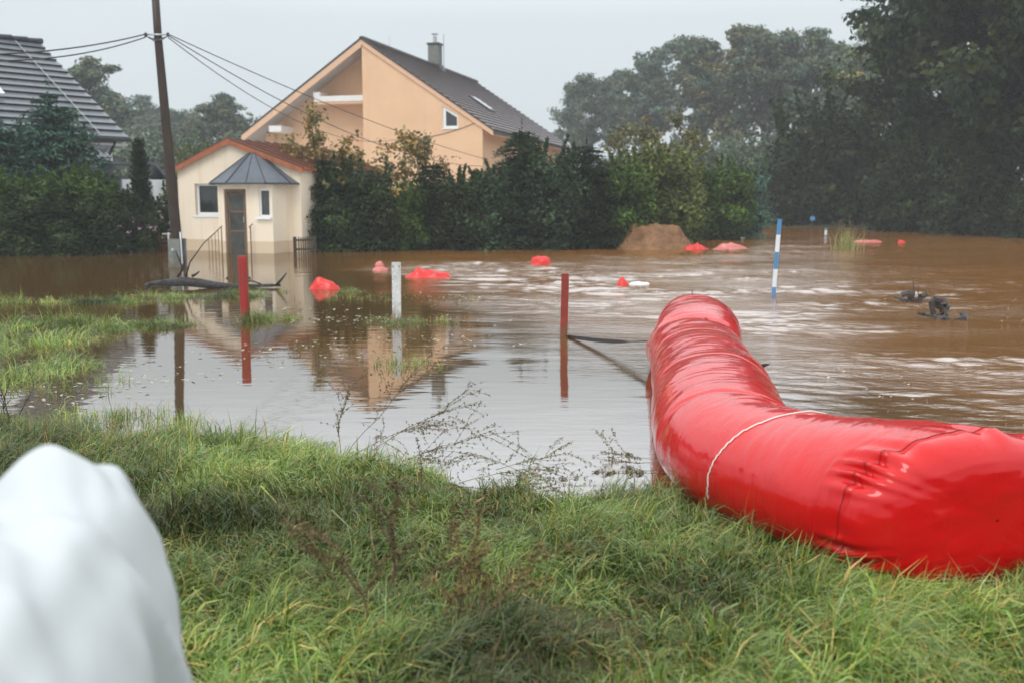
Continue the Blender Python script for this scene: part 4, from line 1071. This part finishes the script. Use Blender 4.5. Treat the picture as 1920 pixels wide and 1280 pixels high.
# left garden
G5 = "plants of the flooded left garden"
for k, px, Y, s, lm, lab, sq, cat in (('spruce0', 108, 34.5, .98, 'leaf_spruce', "blue-green spruce before the slate grey roof", 1.0, "tree"),
        ('spruce1', -20, 34.0, .88, 'leaf_spruce', "dark blue-green spruce cut by the left edge", 1.1, "tree"),
        ('bush0', 20, 31.6, .80, 'leaf_green', "dark leafy bush at the left edge behind the sparse slats", 1.35, "shrub"),
        ('bush1', 95, 32.0, .80, 'leaf_green', "broad green bush below the blue-green spruce", 1.3, "shrub"),
        ('bush2', 165, 31.8, .82, 'leaf_green', "dense green bush with pale upright shoots left of the white wall", 1.2, "shrub"),
        ('bush1', 222, 32.6, .66, 'leaf_dark', "dark bush before the white wall's downpipe", 1.15, "shrub"),
        ('bush2', 60, 30.8, .62, 'leaf_dark', "low dark bush dipping into the water at the left", 1.6, "shrub"),
        ('bush0', 150, 30.9, .60, 'leaf_dark', "low dark bush dipping into the water below the green bushes", 1.6, "shrub"),
        ('thuja', 270, 34.0, 1.08, 'leaf_yew', "slim dark columnar thuja left of the pole", 1.0, "tree"),
        ('bush2', 310, 36.5, .75, 'leaf_green', "green bush between the columnar thuja and the cream house", 1.1, "shrub"),
        ('bush0', 295, 34.6, .55, 'leaf_dark', "small dark bush behind the rust orange fence", 1.4, "shrub")):
    put(k, "garden_plant", px, Y, s, lab, cat, G5, M[lm], z=-.25, squash=sq)
def flower_bush():
    for i, (px, Y, s, lab) in enumerate(((290, 33.5, .50, "flowering shrub with scattered pale pink blooms above the rust orange fence"), (240, 31.8, .46, "dark shrub with a few pink blooms left of the rust orange fence"))):
        r = put('bush%d' % i, "flowering_shrub", px, Y, s, lab, "shrub", "flowering shrubs by the pole", M['leaf_dark'], z=-.2, squash=1.3)
        rng = np.random.default_rng(i+5); n = (55, 22)[i]; g = rng.normal(size=(n, 3)); g /= np.linalg.norm(g, axis=1)[:, None]; g[:, 1] = -np.abs(g[:, 1]); g = g*np.array([1.3, 1.2, 1.35])+np.array([0, 0, 1.6])
        hold = r.rotation_euler.z
        for q in g:
            cc = np.repeat(q[None], 7, 0)+rng.normal(size=(7, 3))*.045; V, Fq, C = leaves(cc, .13, .8, .3, rng, (.7, 1.2), .1)
            o = np_mesh("bloom", V, Fq, M['flower'], C, parent=r); o.rotation_euler = (0, 0, -hold)
flower_bush()
G6 = "misty trees on the rise behind the houses"
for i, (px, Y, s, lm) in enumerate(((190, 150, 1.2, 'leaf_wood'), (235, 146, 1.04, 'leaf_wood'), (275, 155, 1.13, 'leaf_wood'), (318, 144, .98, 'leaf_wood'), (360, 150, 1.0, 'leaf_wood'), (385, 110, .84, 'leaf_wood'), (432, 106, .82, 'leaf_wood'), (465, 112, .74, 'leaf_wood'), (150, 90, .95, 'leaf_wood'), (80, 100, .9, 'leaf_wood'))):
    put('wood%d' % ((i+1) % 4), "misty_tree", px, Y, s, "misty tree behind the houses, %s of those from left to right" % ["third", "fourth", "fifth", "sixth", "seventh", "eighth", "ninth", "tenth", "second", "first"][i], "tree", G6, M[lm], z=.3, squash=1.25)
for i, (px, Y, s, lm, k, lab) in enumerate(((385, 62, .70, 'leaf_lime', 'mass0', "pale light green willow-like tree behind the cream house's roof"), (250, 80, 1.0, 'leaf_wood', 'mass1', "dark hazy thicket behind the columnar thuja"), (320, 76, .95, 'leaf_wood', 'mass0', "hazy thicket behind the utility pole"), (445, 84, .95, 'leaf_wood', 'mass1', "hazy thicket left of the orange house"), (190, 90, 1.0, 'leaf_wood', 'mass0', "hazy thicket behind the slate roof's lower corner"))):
    put(k, "thicket_tree", px, Y, s, lab, "tree", "thicket behind the left houses", M[lm], z=.2)

# ------------------------------------------------------------------ sand heap and things afloat
def mound():
    p = on_z(1233, 467, 0); wd = 152*p.y/F; root_x, root_y = p.x, p.y+.7; n = 70
    X, Y = np.meshgrid(np.linspace(-1, 1, n), np.linspace(-1, 1, n)); 
    prof = np.clip(1.25*(1-np.maximum(np.abs(X+.02)*1.0, np.abs(Y))**1.0), 0, 1)**.8
    e = np.clip((1-np.abs(X)**1.15)*1.75, 0, 1)*np.clip((1-np.abs(Y)**1.2)*1.6, 0, 1)
    z = e*.80 + (fbm(X*4+3, Y*4, 5)-.5)*.42*np.clip(e*3, 0, 1) + .16*np.exp(-(((X+.55)/.06)**2+((Y+.3)/.2)**2))
    z = np.where(e <= 0.01, -.2, z)-.06
    idx = np.arange(n*n).reshape(n, n); Fq = np.stack([idx[:-1, :-1], idx[:-1, 1:], idx[1:, 1:], idx[1:, :-1]], -1).reshape(-1, 4)
    o = np_mesh("sand_heap", np.stack([X.ravel()*wd/2*1.04, Y.ravel()*1.1, z.ravel()], -1), Fq, M['sand'], smooth=False)
    o.location = (root_x, root_y, 0); tag(o, "heap of wet brown sand rising from the water before the hedge", "sand heap")
mound()
def crumple(name, px0, px1, pyb, pyt, matr, label, cat, seed, depth=.6, sharp=.5, group=None):
    a = on_z(px0, pyb); b = on_z(px1, pyb); wd = b.x-a.x; h = on_y((px0+px1)/2, pyt, a.y).z; rs = np.random.default_rng(seed)
    n1, n2 = 34, 15; th = np.linspace(0, 2*pi, n1, endpoint=False); V = []
    for j in range(n2):
        q = j/(n2-1); r = cos(q*pi/2)**.7 if j < n2-1 else .01
        x = np.cos(th)*r; y = np.sin(th)*r; 
        nz = (fbm(x*2.6+seed, y*2.6+q+seed*.7, 3)-.5)*1.4
        rid = np.abs(vnoise(x*2.3+seed*3, y*2.3+seed)-.5)*2
        zz = (h+.03)*.98*(1-r**(1.8 if sharp > .35 else 3.2))**(.9 if sharp > .35 else .6)*(1-.75*sharp*(1-rid))*(1-.25*sharp*x)+h*nz*.4*sin(q*pi/2)
        V.append(np.stack([x*wd/2*(1+nz*.12), y*wd*depth/2*(1+nz*.5), zz-.03], -1))
    V = np.array(V); idx = np.arange(n1*n2).reshape(n2, n1)
    Fq = np.stack([idx[:-1], np.roll(idx, -1, 1)[:-1], np.roll(idx, -1, 1)[1:], idx[1:]], -1).reshape(-1, 4)
    o = np_mesh(name, V.reshape(-1, 3), Fq, matr, smooth=False); o.location = ((a.x+b.x)/2, a.y+wd*depth/2*.8, 0)
    tag(o, label, cat, group)
    return o
GF = "collapsed red barrier pieces awash in the flood"
crumple("floating_fabric", 575, 638, 543, 519, M['redfloat'], "crumpled red fabric peak floating between the log and the white post", "barrier piece", 33, .5, .45, GF)
crumple("floating_fabric", 755, 848, 520, 500, M['redfloat'], "long folded red fabric floating just behind the white post", "barrier piece", 8, .45, .5, GF)
crumple("floating_fabric", 697, 728, 508, 500, M['pinkfloat'], "thin pale red strip of fabric left of the white post", "barrier piece", 5, .5, .3, GF)
crumple("floating_fabric", 702, 720, 499, 490, M['pinkfloat'], "tiny pink fabric bump farther out, left of the white post's top", "barrier piece", 6, .8, .2, GF)
crumple("floating_fabric", 995, 1034, 495, 480, M['redfloat'], "smooth red dome of fabric floating before the hedge", "barrier piece", 12, .8, .1, GF)
crumple("floating_fabric", 1156, 1181, 535, 518, M['redfloat'], "small red knob of fabric beside the white sheet", "barrier piece", 14, .8, .4, GF)
crumple("floating_sheet", 1180, 1220, 533, 529, M['styro'], "white plastic sheet bulging from the water beside the small red knob", "plastic sheet", 15, .6, .1)
crumple("floating_fabric", 1283, 1334, 469, 455, M['redfloat'], "bright red fabric at the right foot of the sand heap", "barrier piece", 17, .6, .4, GF)
crumple("floating_fabric", 1336, 1410, 468, 454, M['pinkfloat'], "pale pink fabric drifting right of the sand heap", "barrier piece", 18, .4, .4, GF)
crumple("floating_fabric", 1602, 1658, 455, 449, M['pinkfloat'], "far thin pale red strip beside the reeds", "barrier piece", 19, .3, .3, GF)
crumple("floating_fabric", 1684, 1699, 456, 450, M['redfloat'], "far tiny red speck of fabric right of the reeds", "barrier piece", 20, .6, .3, GF)
crumple("floating_sheet", 1380, 1398, 448, 443, M['styro'], "tiny white sheet near the right end of the hedge", "plastic sheet", 21, .5, .3)

# drifted log with its stubs
def log():
    b = on_z(400, 541); root = empty("drifted_log", (b.x, b.y, 0), 0, "wet dark driftwood log with broken branches behind the red round post", "log")
    P = lambda px, py, dy=0: on_y(px, py, b.y+dy)-b
    pts = [P(275, 534, .1), P(300, 531, .05), P(322, 530), P(345, 528), P(375, 531), P(405, 535, .05), P(440, 537, .1), P(480, 536, .15), P(526, 535, .2)]
    MB().tube(pts, [.05, .075, .10, .115, .11, .085, .06, .045, .03], 14, flat=.8).build("log_trunk", M['log'], root, True)
    MB().tube([P(273, 536, .1), P(281, 535, .08)], [.05, .055], 10).build("broken_end", M['debris'], root, True)
    for q in ([P(333, 519), P(343, 505), P(332, 478, .05), P(330, 470)], [P(341, 508), P(346, 490), P(345, 462)], [P(348, 520), P(356, 492), P(382, 456), P(410, 430, .3)],
              [P(360, 518), P(368, 514), P(374, 509)], [P(302, 524), P(300, 518), P(301, 514)], [P(425, 524), P(427, 519)], [P(520, 533, .2), P(528, 524), P(537, 512)], [P(467, 523), P(469, 519)], [P(452, 533, .1), P(470, 526), P(490, 533)]):
        n = len(q); r0 = .03 if n < 4 else .025
        if n == 4 and q is not None and (q[-1]-q[0]).length > 1: r0 = .018
        MB().tube(q, [r0*(1-.6*i/(n-1)) for i in range(n)], 8).build("branch_stub", M['debris'], root, True)
log()
def debris(px, py, label, segs, seed):
    b = on_z(px, py); root = empty("driftwood", (b.x, b.y, 0), 0, label, "driftwood", "driftwood snags in the current"); rs = random.Random(seed)
    P = lambda x, y, dy=0: on_y(x, y, b.y+dy)-b
    for q, r0, r1 in segs:
        pts = [P(*a) for a in q]; pts = [p+Vector((rs.gauss(0, .01), rs.gauss(0, .03), rs.gauss(0, .01))) for p in pts]
        n = len(pts); MB().tube(pts, [r0+(r1-r0)*i/(n-1) for i in range(n)], 7).build("branch", M['debris'], root)
    return root
debris(1705, 565, "left driftwood snag with a pale log end in the river", [([(1678, 557), (1692, 562), (1706, 566)], .03, .02), ([(1690, 553), (1700, 548), (1712, 556)], .05, .07), ([(1712, 568), (1715, 540), (1713, 520)], .012, .005),
    ([(1722, 566), (1722, 545), (1722, 535)], .012, .006), ([(1725, 572), (1728, 558), (1730, 553)], .05, .04), ([(1730, 560), (1737, 553), (1738, 544)], .025, .02), ([(1705, 560), (1718, 564), (1738, 572)], .04, .05)], 1)
debris(1765, 598, "right driftwood snag of mossy knotted roots in the river", [([(1718, 588), (1735, 588), (1755, 590)], .02, .04), ([(1750, 588), (1748, 566), (1757, 561), (1768, 565)], .04, .05), ([(1768, 565), (1775, 572), (1782, 578)], .06, .04),
    ([(1757, 596), (1770, 594), (1775, 600)], .055, .05), ([(1775, 590), (1772, 574), (1760, 570)], .06, .06), ([(1793, 598), (1805, 597), (1812, 593)], .03, .065), ([(1765, 572), (1766, 585), (1752, 592)], .015, .01)], 2)

# ------------------------------------------------------------------ reeds
def reeds():
    p = on_z(1585, 468); rng = np.random.default_rng(4); root = empty("reed_clump", (p.x, p.y, 0), 0, "clump of yellow-green reeds standing in the river", "reeds")
    m = MB()
    for k in range(70):
        x = rng.normal()*.22; y = rng.normal()*.2; h = rng.uniform(.25, .75); lx = rng.normal()*.16
        m.tube([(x, y, -.2), (x+lx*.3, y, h*.5), (x+lx, y+rng.normal()*.08, h)], [.012, .009, .003], 4)
    m.build("stems", mat("reed_green", (.26, .25, .08), .6), root)
    m = MB()
    for k in range(14):
        x = rng.normal()*.25; h = rng.uniform(.5, .85); m.tube([(x, 0, 0), (x-.05, 0, h), (x-.09, 0, h+.15)], [.006, .006, .018], 4)
    m.build("seed_heads", M['twigseed'], root)
reeds()

# ------------------------------------------------------------------ grass
def blades(PX, PY, PZ, Ls, az, lean, wd, col, rng, rows=4):
    n = len(PX); t = np.linspace(0, 1, rows)[None, :]
    d = np.stack([np.cos(az), np.sin(az)], -1)
    bend = lean[:, None]*t**1.7
    out = np.sin(bend)*t*Ls[:, None]; up = np.cos(bend*.95)*t*Ls[:, None]
    cx = PX[:, None]+d[:, 0:1]*out; cy = PY[:, None]+d[:, 1:2]*out; cz = PZ[:, None]+up
    sa = az+rng.normal(size=n)*.7; sx = -np.sin(sa)[:, None]; sy = np.cos(sa)[:, None]
    w_ = wd[:, None]*np.array([1, .92, .6, .08] if rows == 4 else np.linspace(1, .1, rows))[None, :]*.5
    A = np.stack([cx-sx*w_, cy-sy*w_, cz], -1); B = np.stack([cx+sx*w_, cy+sy*w_, cz+w_*.4], -1)
    V = np.stack([A, B], 2).reshape(-1, 3)
    base = (np.arange(n)*rows*2)[:, None]; r_ = np.arange(rows-1)[None, :]*2
    b = base+r_; Fq = np.stack([b, b+1, b+3, b+2], -1).reshape(-1, 4)
    C = np.repeat(col, rows*2, 0)
    return V, Fq, C
def grass_colors(n, rng, dry, x, y):
    g = np.array([.150, .225, .032]); y_ = np.array([.33, .35, .08]); dk = np.array([.055, .105, .018]); st = np.array([.50, .32, .10]); bl = np.array([.19, .26, .085])
    k = rng.random(n)[:, None]; pn = fbm(x*1.3+5, y*1.3+80, 3)[:, None]
    c = g*(1-k)+dk*k
    m = rng.random(n) < .30; c[m] = y_*rng.uniform(.6, 1.0, (m.sum(), 1))
    m = rng.random(n) < .25; c[m] = bl
    m = rng.random(n) < dry; c[m] = st*rng.uniform(.5, 1.0, (m.sum(), 1))
    return c*np.clip(-.35+2.8*pn, .38, 1.75)*rng.uniform(.7, 1.35, (n, 1))
def tube_clear(x, y, r=.40):
    d = np.full(len(x), 9.0)
    for c in TUBE_C: d = np.minimum(d, np.hypot(x-c[0], y-c[1])-c[2]*(.86 if c[1] > 4.9 else .3))
    ux = (x-1.96)*.95+(y-4.14)*.30; uy = (x-1.96)*.30-(y-4.14)*.95
    d = np.minimum(d, np.maximum(np.abs(ux)-.52, np.maximum(uy-.02, -uy-.7)))
    return d > 0
def lawn(name, tx, ty, per, Lr, spread, label, seed, width=.0042, dryf=.07, name_cat="grass"):
    rng = np.random.default_rng(seed); n = len(tx)*per
    x = np.repeat(tx, per)+rng.normal(size=n)*spread; y = np.repeat(ty, per)+rng.normal(size=n)*spread
    keep = tube_clear(x, y); x = x[keep]; y = y[keep]; n = len(x); rad = np.arctan2(y-np.repeat(ty, per)[keep], x-np.repeat(tx, per)[keep])
    z = ground_z(x, y)-.015
    flow = fbm(x*.8+3, y*.8+9, 3)*9.0+fbm(x*3, y*3, 2)*3
    az = np.where(rng.random(n) < .55, flow, rad)+rng.normal(size=n)*.5
    hn = fbm(x*2.6+31, y*2.6+12, 3); tuft = np.repeat(rng.uniform(.7, 1.3, len(tx)), per)[keep]
    Ls = rng.uniform(*Lr, n)*(.25+1.5*np.clip(hn*1.6-.3, 0, 1))*tuft; lean = np.clip(rng.normal(1.35, .6, n), .1, 2.6)
    dry = dryf+.25*np.clip(fbm(x*1.1+70, y*1.1+7, 3)-.52, 0, 1)*4*.5
    c = grass_colors(n, rng, dry, x, y)
    wm_ = width*rng.uniform(.6, 1.5, n)*np.where(rng.random(n) < .03, 2.6, 1.0)
    V, Fq, C = blades(x, y, z, Ls, az, lean, wm_, c, rng)
    o = np_mesh(name, V, Fq, M['grass'], C); tag(o, label, "grass", kind="stuff"); return o
rng = np.random.default_rng(21)
nt_ = 32000; tx = rng.uniform(-6.2, 5.8, nt_); ty = rng.uniform(1.5, 8.6, nt_)
k = (ty < shore_y(tx)+.12+(rng.random(nt_)**3)*.35) & (np.abs(tx) < .72*ty+.9); tx = tx[k]; ty = ty[k]
# thin the shore edge a little
d_ = shore_y(tx)-ty; k = (d_ > .15) | (rng.random(len(tx)) < .6); tx = tx[k]; ty = ty[k]
lawn("bank_grass", tx, ty, 16, (.07, .18), .024, "lush wet green grass of the near bank", 22, .0052)
def isle_grass():
    X = []; Y = []; rng = np.random.default_rng(30)
    for i, (cx, cy, rx, ry, top) in enumerate(ISLES):
        n = int(rx*ry*(200 if i < 6 else 260))+10; r = rng.random(n)**.5*1.0; a = rng.uniform(0, 6.28, n)
        X.append(cx+np.cos(a)*r*rx); Y.append(cy+np.sin(a)*r*ry)
    X = np.concatenate(X); Y = np.concatenate(Y); k = fbm(X*1.5+4, Y*1.5, 3) > .36; X, Y = X[k], Y[k]
    lawn("flooded_grass", X, Y, 26, (.09, .22), .06, "strips of green grass sticking out of the flood water", 31, .007, .05)
isle_grass()
def sparse_grass():
    rng = np.random.default_rng(41); P = []
    for px, py, sx, sy, n in ((745, 605, .5, .3, 26), (800, 605, .6, .25, 14), (780, 685, .35, .3, 22), (660, 560, .9, .5, 16), (500, 548, .5, .25, 14), (820, 565, .8, .5, 12), (60, 720, .7, .7, 60), (190, 790, .5, .35, 60), (260, 800, .5, .3, 30), (1180, 935, .25, .12, 12), (1240, 955, .2, .1, 10), (620, 870, .2, .12, 8)):
        p = on_z(px, py); P.append(np.stack([p.x+rng.normal(size=n)*sx*.6, p.y+rng.normal(size=n)*sy*.6], -1))
    P = np.concatenate(P); n = len(P)*9; x = np.repeat(P[:, 0], 9)+rng.normal(size=n)*.03; y = np.repeat(P[:, 1], 9)+rng.normal(size=n)*.03
    V, Fq, C = blades(x, y, np.full(n, -.03), rng.uniform(.06, .2, n), rng.uniform(0, 6.28, n), np.clip(rng.normal(1.0, .6, n), .1, 2.2), np.full(n, .006), grass_colors(n, rng, .1, x, y), rng)
    o = np_mesh("drowned_grass_wisps", V, Fq, M['grass'], C); tag(o, "thin wisps of drowned grass poking through the water", "grass", kind="stuff")
sparse_grass()
def litter():
    rng = np.random.default_rng(51); P = []
    for px, py, sx, sy, n in ((700, 600, 1.2, .5, 150), (620, 650, 1.4, .9, 60), (540, 660, .8, .7, 60), (790, 640, 1.0, .5, 60), (840, 560, 1.3, .8, 70), (560, 580, .8, .4, 60), (300, 700, 1.0, .8, 60), (150, 740, .6, .6, 60)):
        p = on_z(px, py); P.append(np.stack([p.x+rng.normal(size=n)*sx*.6, p.y+rng.normal(size=n)*sy*.7, rng.uniform(.003, .008, n)], -1))
    P = np.concatenate(P); V, Fq, C = leaves(P, .055, .5, 6.0, rng)
    o = np_mesh("floating_leaf_litter", V, Fq, M['litter'], C); tag(o, "small leaves and scraps floating on the calm water", "leaf litter", kind="stuff")
    # foam specks on the river
    n = 1100; x = rng.uniform(1.5, 9, n); y = rng.uniform(5.2, 17, n); k = (x > 1.9+.06*y+rng.random(n)) & (fbm(x*.7, y*.7, 3) > .5) & (x > 2.6); x, y = x[k], y[k]
    P = np.stack([x, y, np.full(len(x), .004)], -1); V, Fq, C = leaves(P, .020*rng.uniform(.4, 1.6, len(P)), .8, 9.0, rng)
    o = np_mesh("foam_specks", V, Fq, M['foam'], C); tag(o, "pale foam specks drifting on the brown river", "foam", kind="stuff")
litter()

# ------------------------------------------------------------------ weeds
def weed(name, base, H, lean, n_side, label, stem, seed_m, seed, sr=.0028, head=.011, group=None, droop=.15, dens=.045):
    rs = random.Random(seed); rg = np.random.default_rng(seed); root = empty(name, base, 0, label, "weed", group); m = MB(); heads = []
    def stalk(p, d, Ln, r, lev):
        n = 7; pts = [p]; dd = d.copy()
        for i in range(n):
            dd = (dd+Vector((rs.gauss(0, .13), rs.gauss(0, .13), rs.gauss(-droop*.3, .08)))).normalized(); q = pts[-1]+dd*Ln/n; q.z = max(q.z, .006-base[2]) ; pts.append(q)
        m.tube(pts, [r*(1-.65*i/n) for i in range(n+1)], 4, caps=False)
        s = dens*rs.random()
        if lev > 0 or True:
            while s < Ln:
                i = min(int(s/Ln*n), n-1); q = pts[i].lerp(pts[i+1], s/Ln*n-i)
                if lev > 0 or s > Ln*.4: heads.append(q)
                s += dens*rs.uniform(.5, 1.3)
        if lev < 2:
            for k in range(n_side if lev == 0 else rs.randint(1, 3)):
                t = rs.uniform(.25, .95); i = min(int(t*n), n-1); q = pts[i].lerp(pts[i+1], t*n-i)
                nd = (dd+Vector((rs.gauss(0, .55), rs.gauss(0, .55), rs.gauss(.05, .35)))).normalized(); stalk(q, nd, Ln*rs.uniform(.3, .5), r*.6, lev+1)
    stalk(Vector((0, 0, 0)), Vector(lean).normalized(), H, sr, 0)
    m.build("stems", stem, root)
    Hh = np.array([tuple(h) for h in heads]); cc = np.repeat(Hh, 6, 0)+rg.normal(size=(len(Hh)*6, 3))*head*.42
    V, Fq, C = leaves(cc, head, .55, .1, rg); np_mesh("seed_heads", V, Fq, seed_m, C, parent=root)
    return root
GW = "dry weeds arching over the shoreline"
for i, (px, py, z, H, ln, ns_, lab) in enumerate(((645, 862, .05, .62, (.45, .1, .75), 7, "dry brown weed reaching highest over the shoreline reflection"),
        (655, 868, .05, .60, (.9, .05, .40), 7, "dry brown weed arching right from the grass point over the water"),
        (640, 872, .05, .42, (-.1, .2, .9), 6, "upright bundle of dry weed at the grass point"),
        (700, 880, .03, .66, (1, -.1, .22), 8, "long dry weed lying low to the right along the shore"),
        (668, 850, .03, .55, (.75, .4, .45), 7, "pale thin weed leaning over the orange reflection"),
        (860, 905, .01, .50, (1, .25, .18), 8, "olive weed loop half afloat off the shore"),
        (1010, 900, .01, .45, (-.9, .35, .22), 8, "olive weed tangle pointing left off the shore"),
        (930, 880, .01, .40, (.9, .1, .25), 7, "floating weed spray between the two olive tangles"))):
    p = on_z(px, py, z); st = M['twig'] if i < 5 else M['twiggreen']
    weed("dry_weed", (p.x, p.y, z), H*1.25, ln, ns_+3, lab, st, M['twigseed'], 60+i, group=GW, sr=.0026)
for i, (px, py, H, ln, lab) in enumerate(((1252, 862, .46, (-1, .12, .10), "floating weed stretching left from the red tube's edge"), (1245, 880, .36, (-1, -.2, .12), "shorter floating weed just below it beside the red tube"))):
    p = on_z(px, py, .01); weed("dry_weed", (p.x, p.y, .012), H, ln, 9, lab, M['twiggreen'], M['twigseed'], 80+i, group=GW, sr=.0024, dens=.035)
GN = "blurred brown weeds in the near grass"
for i, (px, py, H, ln, lab) in enumerate(((690, 1190, .34, (-.02, .05, 1), "near brown weed standing tallest in the middle of the grass"), (712, 1180, .36, (.2, .1, 1), "near brown weed just right of the tallest one"),
        (640, 1140, .20, (.0, .1, 1), "short near weed left of the tallest one"), (820, 1180, .24, (.35, .1, 1), "near rust brown weed leaning right in the grass"), (830, 1190, .34, (1, .15, .55), "near rust weed spreading far right over the grass"),
        (860, 1160, .20, (.1, .2, 1), "small upright rust weed among the spreading ones"), (780, 1130, .28, (.55, .3, .8), "near weed slanting towards the shoreline"), (768, 1000, .34, (.03, .1, 1), "tall thin pinkish weed spike against the water"))):
    p = on_z(px, py, .14); weed("near_weed", (p.x, p.y, .14), H*1.35, ln, 6 if i < 7 else 1, lab, M['twig'], M['rusthead'] if i in (3, 4, 5) else M['twigseed'], 90+i, sr=.0042, head=.016, group=GN, dens=.024, droop=.05)
for i, (px, py, H) in enumerate(((8, 790, .38), (38, 775, .34), (20, 800, .25))):
    p = on_z(px, py, .0); weed("bare_twig", (p.x, p.y, 0), H, (random.uniform(-.2, .2), 0, 1), 4, ["bare dark twig at the left edge by the water", "bare dark forked twig just right of the edge twig", "short bare twig between the two left edge twigs"][i], M['debris'], M['debris'], 120+i, sr=.006, head=.004, group="bare twigs at the left edge", dens=.3, droop=0)

# ------------------------------------------------------------------ white bulk sack, close at the lower left
def sack():
    root = empty("bulk_sandbag", (-.95, 1.40, float(ground_z(-.86, 1.42))-.105), 0, "big white woven sack standing very close at the lower left, out of focus", "sandbag")
    n1, n2 = 150, 110; th = np.linspace(0, 2*pi, n1, endpoint=False); V = []
    zs = [-.02, .1, .45, .80, .93, 1.02, 1.09, 1.13, 1.15]; rr = [.40, .445, .46, .475, .47, .445, .385, .29, .20]
    tot = n2
    for j in range(tot):
        q = j/(tot-1)
        if q < .82: cz = catmull([(a_, b_) for a_, b_ in zip(zs, rr)], 200); z, r = cz[int(q/.82*199)]
        else: k_ = (q-.82)/.18; z = zs[-1]-.0+.015*k_; r = .20*(1-k_)+.002
        k_ = np.clip(z/1.17, 0, 1)
        x = np.cos(th); y = np.sin(th)
        sq = 1/np.maximum(np.abs(x), np.abs(y))**.35*(.93)
        fold = .034*np.sin(th*5+2.2*z+1.2)+.022*(1-2*np.abs(np.sin(th*5.5-3*z)))+(fbm(x*2.2+z*1.5+5, y*2.2+z*2.6+5, 4)-.5)*.10
        R_ = r*sq*(1+fold*(.5+k_*1.2)); rdg = .5-np.abs(fbm(x*1.7*r/.4+31, y*1.7*r/.4+z*2.2+3, 2)-.5)*5.5; R_ = R_*(1+.085*np.clip(rdg, -1, .5)*k_); xr = x*R_; yr = y*R_; zz = z+(fbm(xr*5+2, yr*5+r*3, 3)-.5)*.16*k_**3+.055*k_**6/(1+np.exp(-(xr-.10)/.02))/(1+np.exp((xr-.345)/.008))
        V.append(np.stack([x*R_, y*R_, np.full(n1, 1.)*zz], -1))
    V = np.array(V); idx = np.arange(n1*tot).reshape(tot, n1)
    Fq = np.stack([idx[:-1], np.roll(idx, -1, 1)[:-1], np.roll(idx, -1, 1)[1:], idx[1:]], -1).reshape(-1, 4)
    np_mesh("sack_body", V.reshape(-1, 3), Fq, M['sackwhite'], parent=root, smooth=True)
sack()

# ------------------------------------------------------------------ haze
hz = MB().box(-158, 158, -38, 188, -3, 27); hm = bpy.data.materials.new("haze_air"); hm.use_nodes = True
hn = hm.node_tree.nodes; hn.remove(hn["Principled BSDF"]); pv = hn.new("ShaderNodeVolumePrincipled")
pv.inputs["Color"].default_value = (.90, .95, 1.0, 1); pv.inputs["Density"].default_value = .0010
hm.node_tree.links.new(pv.outputs[0], hn["Material Output"].inputs["Volume"])
ho = hz.build("haze", hm); tag(ho, "pale rain haze filling the air", "haze", kind="stuff")
